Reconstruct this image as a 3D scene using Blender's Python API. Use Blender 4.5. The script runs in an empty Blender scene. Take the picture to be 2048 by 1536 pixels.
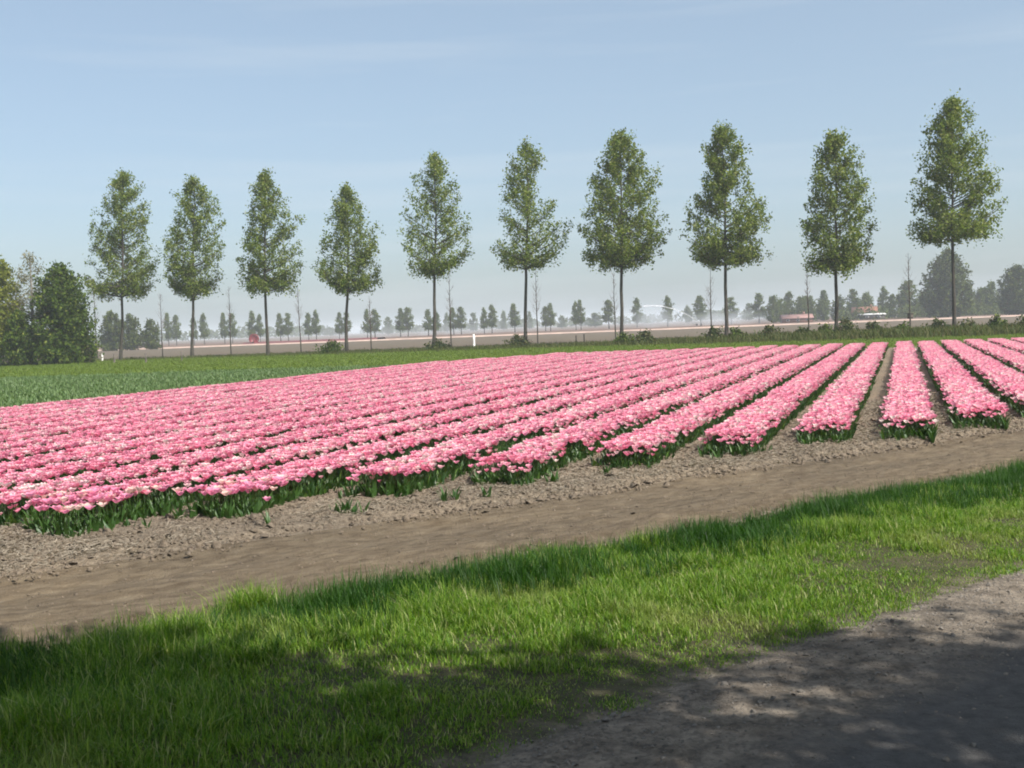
import bpy, math, random
import numpy as np

R = math.radians
rng = np.random.default_rng(11)
random.seed(11)
sc = bpy.context.scene
col = sc.collection

# ------------------------------------------------------------------ camera, sky, sun, exposure
CAM_H = 2.2
cd = bpy.data.cameras.new('camera')
cam = bpy.data.objects.new('camera', cd)
col.objects.link(cam)
cam.location = (0, 0, CAM_H)
cd.sensor_width = 36.0
cd.lens = 2315.0 / 2048.0 * 36.0
cd.clip_start = 0.1
cd.clip_end = 9000
from mathutils import Matrix, Euler
cam.rotation_mode = 'XYZ'
_m = Matrix.Rotation(R(90 - 2.83), 3, 'X') @ Matrix.Rotation(R(-2.2), 3, 'Z')
cam.rotation_euler = _m.to_euler()
sc.camera = cam

SUN_EL, SUN_AZ = 48.0, 130.0          # azimuth clockwise from +Y (view direction)
world = bpy.data.worlds.new('World')
sc.world = world
world.use_nodes = True
wn, wl = world.node_tree.nodes, world.node_tree.links
wn.clear()
w_out = wn.new('ShaderNodeOutputWorld')
w_bg = wn.new('ShaderNodeBackground')
w_bg.inputs['Strength'].default_value = 0.103
sky = wn.new('ShaderNodeTexSky')
sky.sky_type = 'NISHITA'
sky.sun_disc = False
sky.sun_elevation = R(SUN_EL)
sky.sun_rotation = R(SUN_AZ)
sky.altitude = 0
sky.air_density = 0.85
sky.dust_density = 2.4
sky.ozone_density = 1.6
# faint thin cirrus
tc = wn.new('ShaderNodeTexCoord')
mp = wn.new('ShaderNodeMapping')
mp.inputs['Rotation'].default_value = (0, R(-5), 0)
mp.inputs['Scale'].default_value = (1.6, 1.0, 22.0)
nz = wn.new('ShaderNodeTexNoise')
nz.inputs['Scale'].default_value = 1.7
nz.inputs['Detail'].default_value = 5
nz.inputs['Roughness'].default_value = 0.5
rp = wn.new('ShaderNodeValToRGB')
rp.color_ramp.elements[0].position = 0.50
rp.color_ramp.elements[0].color = (0, 0, 0, 1)
rp.color_ramp.elements[1].position = 0.80
rp.color_ramp.elements[1].color = (0.25, 0.25, 0.25, 1)
mx = wn.new('ShaderNodeMix')
mx.data_type = 'RGBA'
mx.inputs['B'].default_value = (4.0, 4.3, 4.5, 1)
veil = wn.new('ShaderNodeMix')          # thin high haze
veil.data_type = 'RGBA'
veil.inputs['Factor'].default_value = 0.42
veil.inputs['B'].default_value = (2.52, 3.10, 3.30, 1)
wl.new(tc.outputs['Generated'], mp.inputs['Vector'])
wl.new(mp.outputs['Vector'], nz.inputs['Vector'])
wl.new(nz.outputs['Fac'], rp.inputs['Fac'])
wl.new(rp.outputs['Color'], mx.inputs['Factor'])
wl.new(sky.outputs['Color'], veil.inputs['A'])
wl.new(veil.outputs['Result'], mx.inputs['A'])
wl.new(mx.outputs['Result'], w_bg.inputs['Color'])
wl.new(w_bg.outputs['Background'], w_out.inputs['Surface'])

ld = bpy.data.lights.new('sun', 'SUN')
ld.energy = 3.9
ld.angle = R(0.53)
ld.color = (1.0, 0.955, 0.89)
sun = bpy.data.objects.new('sun', ld)
col.objects.link(sun)
_sd = (math.sin(R(SUN_AZ)) * math.cos(R(SUN_EL)), math.cos(R(SUN_AZ)) * math.cos(R(SUN_EL)), math.sin(R(SUN_EL)))
from mathutils import Vector
sun.rotation_euler = Vector(_sd).to_track_quat('Z', 'Y').to_euler()
sun.location = (40, -20, 60)

sc.view_settings.view_transform = 'Standard'
sc.view_settings.look = 'None'
sc.view_settings.exposure = 0.92
sc.view_settings.gamma = 1.0
sc.view_settings.use_curve_mapping = False
sc.render.engine = 'CYCLES'
sc.cycles.use_denoising = True
sc.cycles.use_adaptive_sampling = True
sc.cycles.adaptive_threshold = 0.02
sc.cycles.max_bounces = 5
sc.cycles.diffuse_bounces = 2
sc.cycles.glossy_bounces = 2
sc.cycles.transmission_bounces = 4
sc.cycles.transparent_max_bounces = 8
sc.cycles.volume_bounces = 1
sc.cycles.filter_width = 1.9
sc.cycles.use_fast_gi = False

# ------------------------------------------------------------------ helpers
def tag(o, label=None, cat=None, group=None, kind=None):
    if label: o['label'] = label
    if cat: o['category'] = cat
    if group: o['group'] = group
    if kind: o['kind'] = kind
    return o

def mesh_np(name, v, f, mats=None, midx=None, smooth=False):
    """v (N,3), f list of int arrays each (M,k)"""
    me = bpy.data.meshes.new(name)
    v = np.asarray(v, np.float32).reshape(-1, 3)
    if not isinstance(f, list): f = [f]
    f = [np.asarray(a, np.int32) for a in f if len(a)]
    me.vertices.add(len(v))
    me.vertices.foreach_set('co', v.ravel())
    nl = sum(a.size for a in f); nf = sum(len(a) for a in f)
    me.loops.add(nl)
    me.loops.foreach_set('vertex_index', np.concatenate([a.ravel() for a in f]))
    me.polygons.add(nf)
    tot = np.concatenate([np.full(len(a), a.shape[1], np.int32) for a in f])
    st = np.concatenate([[0], np.cumsum(tot)[:-1]]).astype(np.int32)
    me.polygons.foreach_set('loop_start', st)
    me.polygons.foreach_set('loop_total', tot)
    if midx is not None: me.polygons.foreach_set('material_index', np.asarray(midx, np.int32))
    if smooth: me.polygons.foreach_set('use_smooth', np.ones(nf, bool))
    for m in (mats or []): me.materials.append(m)
    me.update(calc_edges=True)
    me.validate()
    return me

def add(name, me, parent=None, loc=(0, 0, 0), rz=0, scale=None):
    o = bpy.data.objects.new(name, me)
    col.objects.link(o)
    o.location = loc
    o.rotation_euler = (0, 0, rz)
    if scale is not None: o.scale = scale
    if parent is not None: o.parent = parent
    return o

class MB:
    """collects tubes, boxes and grids into one mesh"""
    def __init__(s): s.v = []; s.q = []; s.t = []; s.n = 0
    def raw(s, v, q=None, t=None):
        v = np.asarray(v, float).reshape(-1, 3)
        if q is not None and len(q): s.q.append(np.asarray(q, int) + s.n)
        if t is not None and len(t): s.t.append(np.asarray(t, int) + s.n)
        s.v.append(v); s.n += len(v)
    def tube(s, pts, rad, k=5, cap=False):
        pts = np.asarray(pts, float); n = len(pts)
        rad = np.broadcast_to(np.asarray(rad, float), (n,))
        d = np.gradient(pts, axis=0)
        d /= np.linalg.norm(d, axis=1)[:, None] + 1e-9
        ref = np.where(np.abs(d[:, 2:3]) > 0.9, [[1., 0, 0]], [[0, 0, 1.]])
        a = np.cross(d, ref); a /= np.linalg.norm(a, axis=1)[:, None] + 1e-9
        b = np.cross(d, a)
        th = np.linspace(0, 2 * math.pi, k, endpoint=False)
        v = pts[:, None] + rad[:, None, None] * (a[:, None] * np.cos(th)[None, :, None] + b[:, None] * np.sin(th)[None, :, None])
        i = np.arange(n - 1)[:, None] * k; j = np.arange(k)[None, :]; j2 = (j + 1) % k
        q = np.stack([i + j, i + j2, i + k + j2, i + k + j], -1).reshape(-1, 4)
        base = s.n
        s.raw(v.reshape(-1, 3), q)
        if cap:
            for e, c in ((0, pts[0]), (n - 1, pts[-1])):
                s.raw([c]); ci = s.n - 1
                s.t.append(np.array([[base + e * k + a_, base + e * k + (a_ + 1) % k, ci] for a_ in range(k)]))
    def box(s, c, sz, rz=0):
        x, y, z = [q / 2 for q in sz]
        v = np.array([[-x, -y, -z], [x, -y, -z], [x, y, -z], [-x, y, -z], [-x, -y, z], [x, -y, z], [x, y, z], [-x, y, z]])
        cs, sn = math.cos(rz), math.sin(rz)
        v[:, :2] = v[:, :2] @ np.array([[cs, sn], [-sn, cs]])
        s.raw(v + np.asarray(c, float), [[0, 3, 2, 1], [4, 5, 6, 7], [0, 1, 5, 4], [1, 2, 6, 5], [2, 3, 7, 6], [3, 0, 4, 7]])
    def mesh(s, name, mats, smooth=False):
        f = []
        if s.q: f.append(np.concatenate(s.q))
        if s.t: f.append(np.concatenate(s.t))
        return mesh_np(name, np.concatenate(s.v), f, mats, smooth=smooth)
    def build(s, name, mat, parent=None, loc=(0, 0, 0), rz=0, smooth=False):
        return add(name, s.mesh(name, [mat], smooth), parent, loc, rz)

def empty(name, loc=(0, 0, 0), rz=0):
    o = bpy.data.objects.new(name, None)
    col.objects.link(o)
    o.location = loc; o.rotation_euler = (0, 0, rz)
    o.empty_display_size = 0.1
    return o

def copy_tree(o, parent=None):
    c = o.copy(); col.objects.link(c); c.parent = parent
    for ch in list(o.children): copy_tree(ch, c)
    return c

def hash2(ix, iy, seed):
    h = (ix.astype(np.int64) * 374761393 + iy.astype(np.int64) * 668265263 + seed * 982451653) & 0x7fffffff
    h = ((h ^ (h >> 13)) * 1274126177) & 0x7fffffff
    h = h ^ (h >> 16)
    return (h & 0xffff) / 65535.0

def vnoise(x, y, seed=0):
    ix, iy = np.floor(x), np.floor(y)
    fx, fy = x - ix, y - iy
    fx = fx * fx * (3 - 2 * fx); fy = fy * fy * (3 - 2 * fy)
    a, b = hash2(ix, iy, seed), hash2(ix + 1, iy, seed)
    c, d = hash2(ix, iy + 1, seed), hash2(ix + 1, iy + 1, seed)
    return (a * (1 - fx) + b * fx) * (1 - fy) + (c * (1 - fx) + d * fx) * fy

def fbm(x, y, seed=0, octv=4):
    s, a, t = 0, 0.5, 0
    for i in range(octv):
        s = s + a * vnoise(x * 2 ** i, y * 2 ** i, seed + i * 17); t += a; a *= 0.5
    return s / t

# scene frames: beds run along BD, stripes (road, verge, track) along TE
TH = math.atan2(784, 2315)
BD = np.array([math.sin(TH), math.cos(TH)]); BP = np.array([math.cos(TH), -math.sin(TH)])
TA = R(35.0)
TE = np.array([math.cos(TA), math.sin(TA)]); TN = np.array([-math.sin(TA), math.cos(TA)])
def dp2xy(d, p): return np.asarray(d)[..., None] * BD + np.asarray(p)[..., None] * BP
def en2xy(e, n): return np.asarray(e)[..., None] * TE + np.asarray(n)[..., None] * TN
def in_view(x, y, m=1.5):
    return (y > 3.5) & (np.abs(x) < 0.4425 * y + m)

# ------------------------------------------------------------------ materials
def new_mat(name):
    m = bpy.data.materials.new(name); m.use_nodes = True
    nt = m.node_tree; nt.nodes.clear()
    return m, nt, nt.nodes, nt.links

def nd(n, t, **kw):
    x = n.new(t)
    for k, v in kw.items():
        if k in x.inputs: x.inputs[k].default_value = v
        else: setattr(x, k, v)
    return x

def ramp(n, stops):
    r = n.new('ShaderNodeValToRGB'); cr = r.color_ramp
    while len(cr.elements) > 1: cr.elements.remove(cr.elements[-1])
    cr.elements[0].position = stops[0][0]; cr.elements[0].color = (*stops[0][1], 1)
    for p, c in stops[1:]:
        e = cr.elements.new(p); e.color = (*c, 1)
    return r

def mixc(n, l, fac, a, b, mode='MIX'):
    x = n.new('ShaderNodeMix'); x.data_type = 'RGBA'; x.blend_type = mode
    for k, v in (('Factor', fac), ('A', a), ('B', b)):
        if hasattr(v, 'is_output'): l.new(v, x.inputs[k])
        elif k == 'Factor': x.inputs[k].default_value = v
        else: x.inputs[k].default_value = (*v, 1)
    return x.outputs['Result']

def noise_out(n, l, scale, detail=4, rough=0.55, stretch=None, coord='Position', rotz=0):
    if coord == 'Position':
        g = n.new('ShaderNodeNewGeometry').outputs['Position']
    else:
        g = n.new('ShaderNodeTexCoord').outputs[coord]
    if stretch or rotz:
        if rotz:
            m0 = n.new('ShaderNodeMapping'); m0.inputs['Rotation'].default_value = (0, 0, -rotz)
            l.new(g, m0.inputs['Vector']); g = m0.outputs['Vector']
        m = n.new('ShaderNodeMapping'); m.inputs['Scale'].default_value = stretch or (1, 1, 1)
        l.new(g, m.inputs['Vector']); g = m.outputs['Vector']
    t = nd(n, 'ShaderNodeTexNoise', Scale=scale, Detail=detail, Roughness=rough)
    l.new(g, t.inputs['Vector'])
    return t.outputs['Fac']

def soil_mat(name, stops, scale=6.0, bump=0.4, bscale=60, rough=0.95, extra=None, stretch=None, rotz=0, bdist=0.02):
    m, nt, n, l = new_mat(name)
    f1 = noise_out(n, l, scale, 6, 0.65, stretch, rotz=rotz)
    r = ramp(n, stops); l.new(f1, r.inputs['Fac'])
    c = r.outputs['Color']
    f2 = noise_out(n, l, 0.35, 3)
    r2 = ramp(n, [(0.3, (0.82, 0.82, 0.82)), (0.7, (1.12, 1.1, 1.06))]); l.new(f2, r2.inputs['Fac'])
    c = mixc(n, l, 1.0, c, r2.outputs['Color'], 'MULTIPLY')
    if extra: c = extra(n, l, c)
    b = nd(n, 'ShaderNodeBsdfPrincipled', Roughness=rough)
    b.inputs['Specular IOR Level'].default_value = 0.2
    l.new(c, b.inputs['Base Color'])
    bm = nd(n, 'ShaderNodeBump', Strength=bump, Distance=bdist)
    l.new(noise_out(n, l, bscale, 4, 0.7), bm.inputs['Height'])
    l.new(bm.outputs['Normal'], b.inputs['Normal'])
    o = n.new('ShaderNodeOutputMaterial'); l.new(b.outputs[0], o.inputs['Surface'])
    return m

def leaf_mat(name, stops, trans=0.35, rough=0.6, patch=None, source='island', spec=0.12, tcol=(1.25, 1.3, 0.55)):
    """foliage: colour varies per leaf (island) or per instance; optional patch=(scale, colour, amount)"""
    m, nt, n, l = new_mat(name)
    if source == 'island': f = n.new('ShaderNodeNewGeometry').outputs['Random Per Island']
    else: f = n.new('ShaderNodeObjectInfo').outputs['Random']
    r = ramp(n, stops); l.new(f, r.inputs['Fac'])
    c = r.outputs['Color']
    if patch:
        pr = ramp(n, [(patch[3] if len(patch) > 3 else 0.45, (0, 0, 0)), (patch[4] if len(patch) > 4 else 0.65, (patch[2],) * 3)])
        l.new(noise_out(n, l, patch[0], 3), pr.inputs['Fac'])
        c = mixc(n, l, pr.outputs['Color'], c, patch[1])
    b = nd(n, 'ShaderNodeBsdfPrincipled', Roughness=rough)
    b.inputs['Specular IOR Level'].default_value = spec
    l.new(c, b.inputs['Base Color'])
    t = n.new('ShaderNodeBsdfTranslucent')
    l.new(mixc(n, l, 1.0, c, tcol, 'MULTIPLY'), t.inputs['Color'])
    ms = n.new('ShaderNodeMixShader'); ms.inputs[0].default_value = trans
    l.new(b.outputs[0], ms.inputs[1]); l.new(t.outputs[0], ms.inputs[2])
    o = n.new('ShaderNodeOutputMaterial'); l.new(ms.outputs[0], o.inputs['Surface'])
    return m

def plain_mat(name, colr, rough=0.6, metal=0.0, var=0.15, scale=3.0, bump=0.0):
    m, nt, n, l = new_mat(name)
    r = ramp(n, [(0.3, tuple(c * (1 - var) for c in colr)), (0.7, tuple(min(1, c * (1 + var)) for c in colr))])
    l.new(noise_out(n, l, scale, 4, coord='Object'), r.inputs['Fac'])
    b = nd(n, 'ShaderNodeBsdfPrincipled', Roughness=rough, Metallic=metal)
    l.new(r.outputs['Color'], b.inputs['Base Color'])
    if bump:
        bm = nd(n, 'ShaderNodeBump', Strength=bump, Distance=0.03)
        l.new(noise_out(n, l, scale * 6, 4, coord='Object'), bm.inputs['Height'])
        l.new(bm.outputs['Normal'], b.inputs['Normal'])
    o = n.new('ShaderNodeOutputMaterial'); l.new(b.outputs[0], o.inputs['Surface'])
    return m

M = {}
M['ground'] = soil_mat('farmland', [(0.35, (0.10, 0.075, 0.06)), (0.6, (0.16, 0.12, 0.09))], 0.05, 0.3, 3)
M['soil'] = soil_mat('field_soil', [(0.30, (0.065, 0.050, 0.035)), (0.44, (0.20, 0.160, 0.115)), (0.60, (0.29, 0.235, 0.172)), (0.74, (0.42, 0.35, 0.262))], 17, 1.0, 60, bdist=0.04)
M['far_soil'] = soil_mat('far_soil', [(0.3, (0.090, 0.072, 0.050)), (0.7, (0.140, 0.112, 0.080))], 0.12, 0.5, 5, stretch=(1, 4, 1))
M['red_soil'] = soil_mat('red_soil', [(0.3, (0.11, 0.070, 0.052)), (0.7, (0.17, 0.115, 0.085))], 0.06, 0.4, 3)
M['track'] = soil_mat('track_dirt', [(0.3, (0.085, 0.063, 0.040)), (0.48, (0.130, 0.100, 0.066)), (0.72, (0.20, 0.160, 0.108))], 5.0, 1.0, 38, stretch=(0.6, 1.7, 1), rotz=TA, bdist=0.03)
M['verge_soil'] = soil_mat('verge_soil', [(0.3, (0.040, 0.042, 0.018)), (0.7, (0.105, 0.094, 0.052))], 5, 0.5, 40)
M['grass_ground'] = soil_mat('meadow', [(0.3, (0.075, 0.125, 0.022)), (0.7, (0.13, 0.175, 0.038))], 0.8, 0.8, 14, bdist=0.06)
M['crop_ground'] = soil_mat('crop_ground', [(0.3, (0.055, 0.10, 0.03)), (0.7, (0.09, 0.14, 0.045))], 1.5, 0.8, 14, bdist=0.05)
def _gravel(n, l, c):
    v = nd(n, 'ShaderNodeTexVoronoi', Scale=38.0)
    l.new(n.new('ShaderNodeNewGeometry').outputs['Position'], v.inputs['Vector'])
    r = ramp(n, [(0.0, (0.55, 0.55, 0.55)), (0.6, (1.35, 1.3, 1.25))])
    l.new(v.outputs['Color'], r.inputs['Fac'])
    return mixc(n, l, 0.7, c, r.outputs['Color'], 'MULTIPLY')
M['shoulder'] = soil_mat('shoulder_gravel', [(0.32, (0.085, 0.070, 0.054)), (0.5, (0.18, 0.150, 0.118)), (0.70, (0.29, 0.245, 0.195))], 5, 1.0, 60, extra=_gravel, bdist=0.02)
def _roadside(n, l, c):
    c = _gravel(n, l, c)
    at = n.new('ShaderNodeAttribute'); at.attribute_name = 'across'
    def band(lo, hi, sc, amp):
        ma = nd(n, 'ShaderNodeMath', operation='MULTIPLY_ADD'); l.new(noise_out(n, l, sc, 5, .7), ma.inputs[0]); ma.inputs[1].default_value = amp
        l.new(at.outputs['Fac'], ma.inputs[2])
        mr = nd(n, 'ShaderNodeMapRange'); mr.inputs['From Min'].default_value = lo + amp / 2; mr.inputs['From Max'].default_value = hi + amp / 2
        l.new(ma.outputs[0], mr.inputs['Value']); return mr.outputs['Result']
    asp = ramp(n, [(.3, (.066, .062, .058)), (.7, (.125, .117, .108))]); l.new(noise_out(n, l, 9, 6, .7), asp.inputs['Fac'])
    c = mixc(n, l, band(-1.35, -.85, 1.6, .9), asp.outputs['Color'], c)
    vs = ramp(n, [(.3, (.038, .042, .017)), (.7, (.105, .092, .05))]); l.new(noise_out(n, l, 5, 5, .6), vs.inputs['Fac'])
    return mixc(n, l, band(-.12, .22, 4.0, .7), c, vs.outputs['Color'])
M['roadside'] = soil_mat('roadside', [(0.32, (0.085, 0.072, 0.057)), (0.5, (0.17, 0.146, 0.118)), (0.70, (0.27, 0.235, 0.19))], 5, 1.0, 60, extra=_roadside, bdist=0.025)
M['asphalt'] = soil_mat('asphalt', [(0.3, (0.060, 0.055, 0.050)), (0.7, (0.115, 0.104, 0.093))], 9, 0.7, 160, rough=0.85, extra=_gravel, bdist=0.008)
M['bark'] = plain_mat('bark', (0.055, 0.049, 0.038), 0.95, var=0.4, scale=4, bump=0.5)
M['bark_pale'] = plain_mat('pale_bark', (0.20, 0.185, 0.16), 0.95, var=0.3, scale=4, bump=0.4)
M['twig'] = plain_mat('twig', (0.14, 0.105, 0.09), 0.95, var=0.3, scale=2)
M['poplar_leaf'] = leaf_mat('poplar_leaf', [(0.0, (0.058, 0.094, 0.012)), (0.4, (0.118, 0.168, 0.024)), (0.78, (0.188, 0.230, 0.045)), (1.0, (0.31, 0.325, 0.14))], 0.42, 0.6, spec=0.15)
M['far_leaf'] = leaf_mat('far_leaf', [(0.0, (0.05, 0.082, 0.010)), (1.0, (0.115, 0.145, 0.018))], 0.25)
M['far_dark_leaf'] = leaf_mat('far_dark_leaf', [(0.0, (0.040, 0.062, 0.010)), (1.0, (0.088, 0.108, 0.020))], 0.2)
M['dark_leaf'] = leaf_mat('hawthorn_leaf', [(0.0, (0.026, 0.050, 0.008)), (0.6, (0.060, 0.098, 0.012)), (0.9, (0.105, 0.150, 0.018)), (1.0, (0.17, 0.19, 0.04))], 0.25)
M['willow_leaf'] = leaf_mat('willow_leaf', [(0.0, (0.10, 0.13, 0.018)), (1.0, (0.24, 0.25, 0.045))], 0.35)
M['bud_leaf'] = leaf_mat('budding_leaf', [(0.0, (0.13, 0.13, 0.07)), (1.0, (0.22, 0.20, 0.12))], 0.3)
M['bramble_leaf'] = leaf_mat('bramble_leaf', [(0.0, (0.035, 0.06, 0.02)), (0.6, (0.075, 0.10, 0.03)), (1.0, (0.14, 0.13, 0.055))], 0.25)
M['shade_leaf'] = leaf_mat('roadside_leaf', [(0.0, (0.06, 0.10, 0.02)), (1.0, (0.12, 0.17, 0.04))], 0.25)

def grass_mat(name, stops, dry, amount, lo, hi, scale=0.9):
    return leaf_mat(name, stops, 0.40, 0.5, patch=(scale, dry, amount, lo, hi), spec=0.25, tcol=(1.15, 1.25, 0.5))
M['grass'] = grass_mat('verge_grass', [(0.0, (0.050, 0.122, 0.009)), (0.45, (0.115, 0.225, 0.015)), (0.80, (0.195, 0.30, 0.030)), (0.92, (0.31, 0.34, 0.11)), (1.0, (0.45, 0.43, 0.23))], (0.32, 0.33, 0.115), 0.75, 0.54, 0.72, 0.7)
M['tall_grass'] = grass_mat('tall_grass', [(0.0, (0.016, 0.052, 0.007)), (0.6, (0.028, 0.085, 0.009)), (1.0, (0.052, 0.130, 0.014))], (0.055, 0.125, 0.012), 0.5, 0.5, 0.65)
M['meadow_blade'] = leaf_mat('meadow_blade', [(0.0, (0.085, 0.135, 0.018)), (1.0, (0.15, 0.20, 0.035))], 0.3)
M['rough_blade'] = leaf_mat('rough_blade', [(0.0, (0.050, 0.078, 0.016)), (0.6, (0.088, 0.105, 0.028)), (1.0, (0.16, 0.14, 0.07))], 0.3)
M['tulip_leaf'] = leaf_mat('tulip_leaf', [(0.0, (0.020, 0.058, 0.014)), (0.55, (0.046, 0.108, 0.022)), (0.85, (0.085, 0.165, 0.03)), (1.0, (0.17, 0.25, 0.06))], 0.28, 0.45, spec=0.4)
M['crop_leaf'] = leaf_mat('crop_leaf', [(0.0, (0.075, 0.135, 0.040)), (1.0, (0.135, 0.205, 0.065))], 0.25, 0.45, spec=0.4)
M['straw'] = leaf_mat('straw', [(0.0, (0.12, 0.098, 0.075)), (1.0, (0.28, 0.24, 0.185))], 0.1, 0.8)
M['clod'] = soil_mat('clod', [(0.3, (0.08, 0.063, 0.046)), (0.7, (0.23, 0.185, 0.138))], 25, 0.6, 90)
M['pebble'] = soil_mat('pebble', [(0.3, (0.08, 0.073, 0.065)), (0.7, (0.24, 0.215, 0.185))], 30, 0.3, 90)

# petals: pink, paler towards rim and base, some whole blooms peach
def petal_mat(name, fixed=None):
    m, nt, n, l = new_mat(name)
    at = n.new('ShaderNodeAttribute'); at.attribute_name = 'along'
    rnd = n.new('ShaderNodeObjectInfo').outputs['Random']
    if fixed is None:
        r = ramp(n, [(0.0, (0.81, 0.185, 0.315)), (0.28, (0.89, 0.265, 0.405)), (0.52, (0.92, 0.35, 0.485)), (0.70, (0.93, 0.455, 0.53)), (0.84, (0.93, 0.61, 0.61)), (1.0, (0.93, 0.79, 0.71))])
        nzf = noise_out(n, l, 0.55, 3)
        ma = nd(n, 'ShaderNodeMath', operation='MULTIPLY_ADD'); l.new(nzf, ma.inputs[0])
        ma.inputs[1].default_value = 0.7; ma.inputs[2].default_value = -0.35
        mb = nd(n, 'ShaderNodeMath', operation='ADD'); l.new(ma.outputs[0], mb.inputs[0]); l.new(rnd, mb.inputs[1])
        l.new(mb.outputs[0], r.inputs['Fac']); c = r.outputs['Color']
    else:
        r = ramp(n, [(0.0, tuple(x * 0.92 for x in fixed)), (1.0, fixed)]); l.new(rnd, r.inputs['Fac']); c = r.outputs['Color']
    tip = ramp(n, [(0.0, (0.55, 0.55, 0.55)), (0.25, (0.0, 0.0, 0.0)), (0.6, (0.05, 0.05, 0.05)), (1.0, (0.45, 0.45, 0.45))])
    l.new(at.outputs['Fac'], tip.inputs['Fac'])
    c = mixc(n, l, tip.outputs['Color'], c, (0.93, 0.56, 0.61))
    b = nd(n, 'ShaderNodeBsdfPrincipled', Roughness=0.5)
    b.inputs['Specular IOR Level'].default_value = 0.25
    l.new(c, b.inputs['Base Color'])
    t = n.new('ShaderNodeBsdfTranslucent'); l.new(c, t.inputs['Color'])
    ms = n.new('ShaderNodeMixShader'); ms.inputs[0].default_value = 0.48
    l.new(b.outputs[0], ms.inputs[1]); l.new(t.outputs[0], ms.inputs[2])
    o = n.new('ShaderNodeOutputMaterial'); l.new(ms.outputs[0], o.inputs['Surface'])
    return m
M['petal'] = petal_mat('tulip_petal')
M['petal_pink'] = petal_mat('pink_petal', (0.89, 0.295, 0.46))
M['petal_pale'] = petal_mat('pale_petal', (0.90, 0.62, 0.53))

# ------------------------------------------------------------------ scattering through geometry nodes (uncountable stuff only)
def scatter(name, pts, rot, scl, variants, label=None, cat=None, vid=None):
    N = len(pts)
    me = bpy.data.meshes.new(name)
    me.vertices.add(N)
    me.vertices.foreach_set('co', np.asarray(pts, np.float32).ravel())
    a = me.attributes.new('rot', 'FLOAT_VECTOR', 'POINT'); a.data.foreach_set('vector', np.asarray(rot, np.float32).ravel())
    scl = np.asarray(scl, np.float32)
    if scl.ndim == 1: scl = np.repeat(scl[:, None], 3, 1)
    a = me.attributes.new('scl', 'FLOAT_VECTOR', 'POINT'); a.data.foreach_set('vector', scl.ravel())
    if vid is None: vid = rng.integers(0, len(variants), N)
    a = me.attributes.new('vid', 'INT', 'POINT'); a.data.foreach_set('value', np.asarray(vid, np.int32))
    o = add(name, me)
    tag(o, label, cat, kind='stuff')
    ng = bpy.data.node_groups.new(name + '_nodes', 'GeometryNodeTree')
    ng.interface.new_socket('Geometry', in_out='INPUT', socket_type='NodeSocketGeometry')
    ng.interface.new_socket('Geometry', in_out='OUTPUT', socket_type='NodeSocketGeometry')
    n, l = ng.nodes, ng.links
    gi = n.new('NodeGroupInput'); go = n.new('NodeGroupOutput')
    iop = n.new('GeometryNodeInstanceOnPoints')
    l.new(gi.outputs[0], iop.inputs['Points'])
    g2i = n.new('GeometryNodeGeometryToInstance')
    for k, vm in enumerate(reversed(variants)):
        src = bpy.data.objects.new(name + '_source', vm)      # never linked: only its mesh is read
        oi = n.new('GeometryNodeObjectInfo'); oi.inputs['Object'].default_value = src
        l.new(oi.outputs['Geometry'], g2i.inputs[0])
    l.new(g2i.outputs[0], iop.inputs['Instance'])
    iop.inputs['Pick Instance'].default_value = True
    for nm, dt, sk in (('rot', 'FLOAT_VECTOR', 'Rotation'), ('scl', 'FLOAT_VECTOR', 'Scale'), ('vid', 'INT', 'Instance Index')):
        na = n.new('GeometryNodeInputNamedAttribute'); na.data_type = dt; na.inputs['Name'].default_value = nm
        l.new(na.outputs['Attribute'], iop.inputs[sk])
    l.new(iop.outputs[0], go.inputs[0])
    md = o.modifiers.new('scatter', 'NODES'); md.node_group = ng
    return o

# ------------------------------------------------------------------ the ground
def strip(name, e0, e1, n0, n1, de, dn, zf, mat, wob0=None, wob1=None):
    """grid in the track frame; n0/n1 may wander along e"""
    ee = np.arange(e0, e1 + 1e-6, de); k = max(2, int(round((n1 - n0) / dn)) + 1)
    tt = np.linspace(0, 1, k)
    a = n0 + (wob0(ee) if wob0 else 0 * ee); b = n1 + (wob1(ee) if wob1 else 0 * ee)
    nn = a[:, None] + (b - a)[:, None] * tt[None]
    E_ = np.repeat(ee[:, None], k, 1)
    xy = en2xy(E_, nn)
    z = zf(E_, nn)
    v = np.concatenate([xy, z[..., None]], -1).reshape(-1, 3)
    i = np.arange(len(ee) - 1)[:, None] * k + np.arange(k - 1)[None]
    f = np.stack([i, i + k, i + k + 1, i + 1], -1).reshape(-1, 4)
    me = mesh_np(name, v, f, [mat], smooth=True)
    at_ = me.attributes.new('across', 'FLOAT', 'POINT'); at_.data.foreach_set('value', (nn - N_ROAD - wob_road(E_)).astype(np.float32).ravel())
    return tag(add(name, me), kind='structure')

def sheet(name, poly, z, mat):
    v = [(x, y, z) for x, y in poly]
    me = bpy.data.meshes.new(name); me.from_pydata(v, [], [list(range(len(v)))]); me.materials.append(mat)
    # face up
    if me.polygons[0].normal.z < 0: me.flip_normals()
    return tag(add(name, me), kind='structure')

sheet('ground', [(-4200, -1500), (4200, -1500), (4200, 5200), (-4200, 5200)], -0.16, M['ground'])
# farmland beyond the tree row
sheet('bare_field', [(-420, 128), (-60, 128), (60, 104), (420, 70), (420, 296), (-420, 318)], -0.06, M['far_soil'])
sheet('ploughed_field', [(-700, 300), (700, 300), (700, 620), (-700, 620)], -0.10, M['red_soil'])
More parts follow.
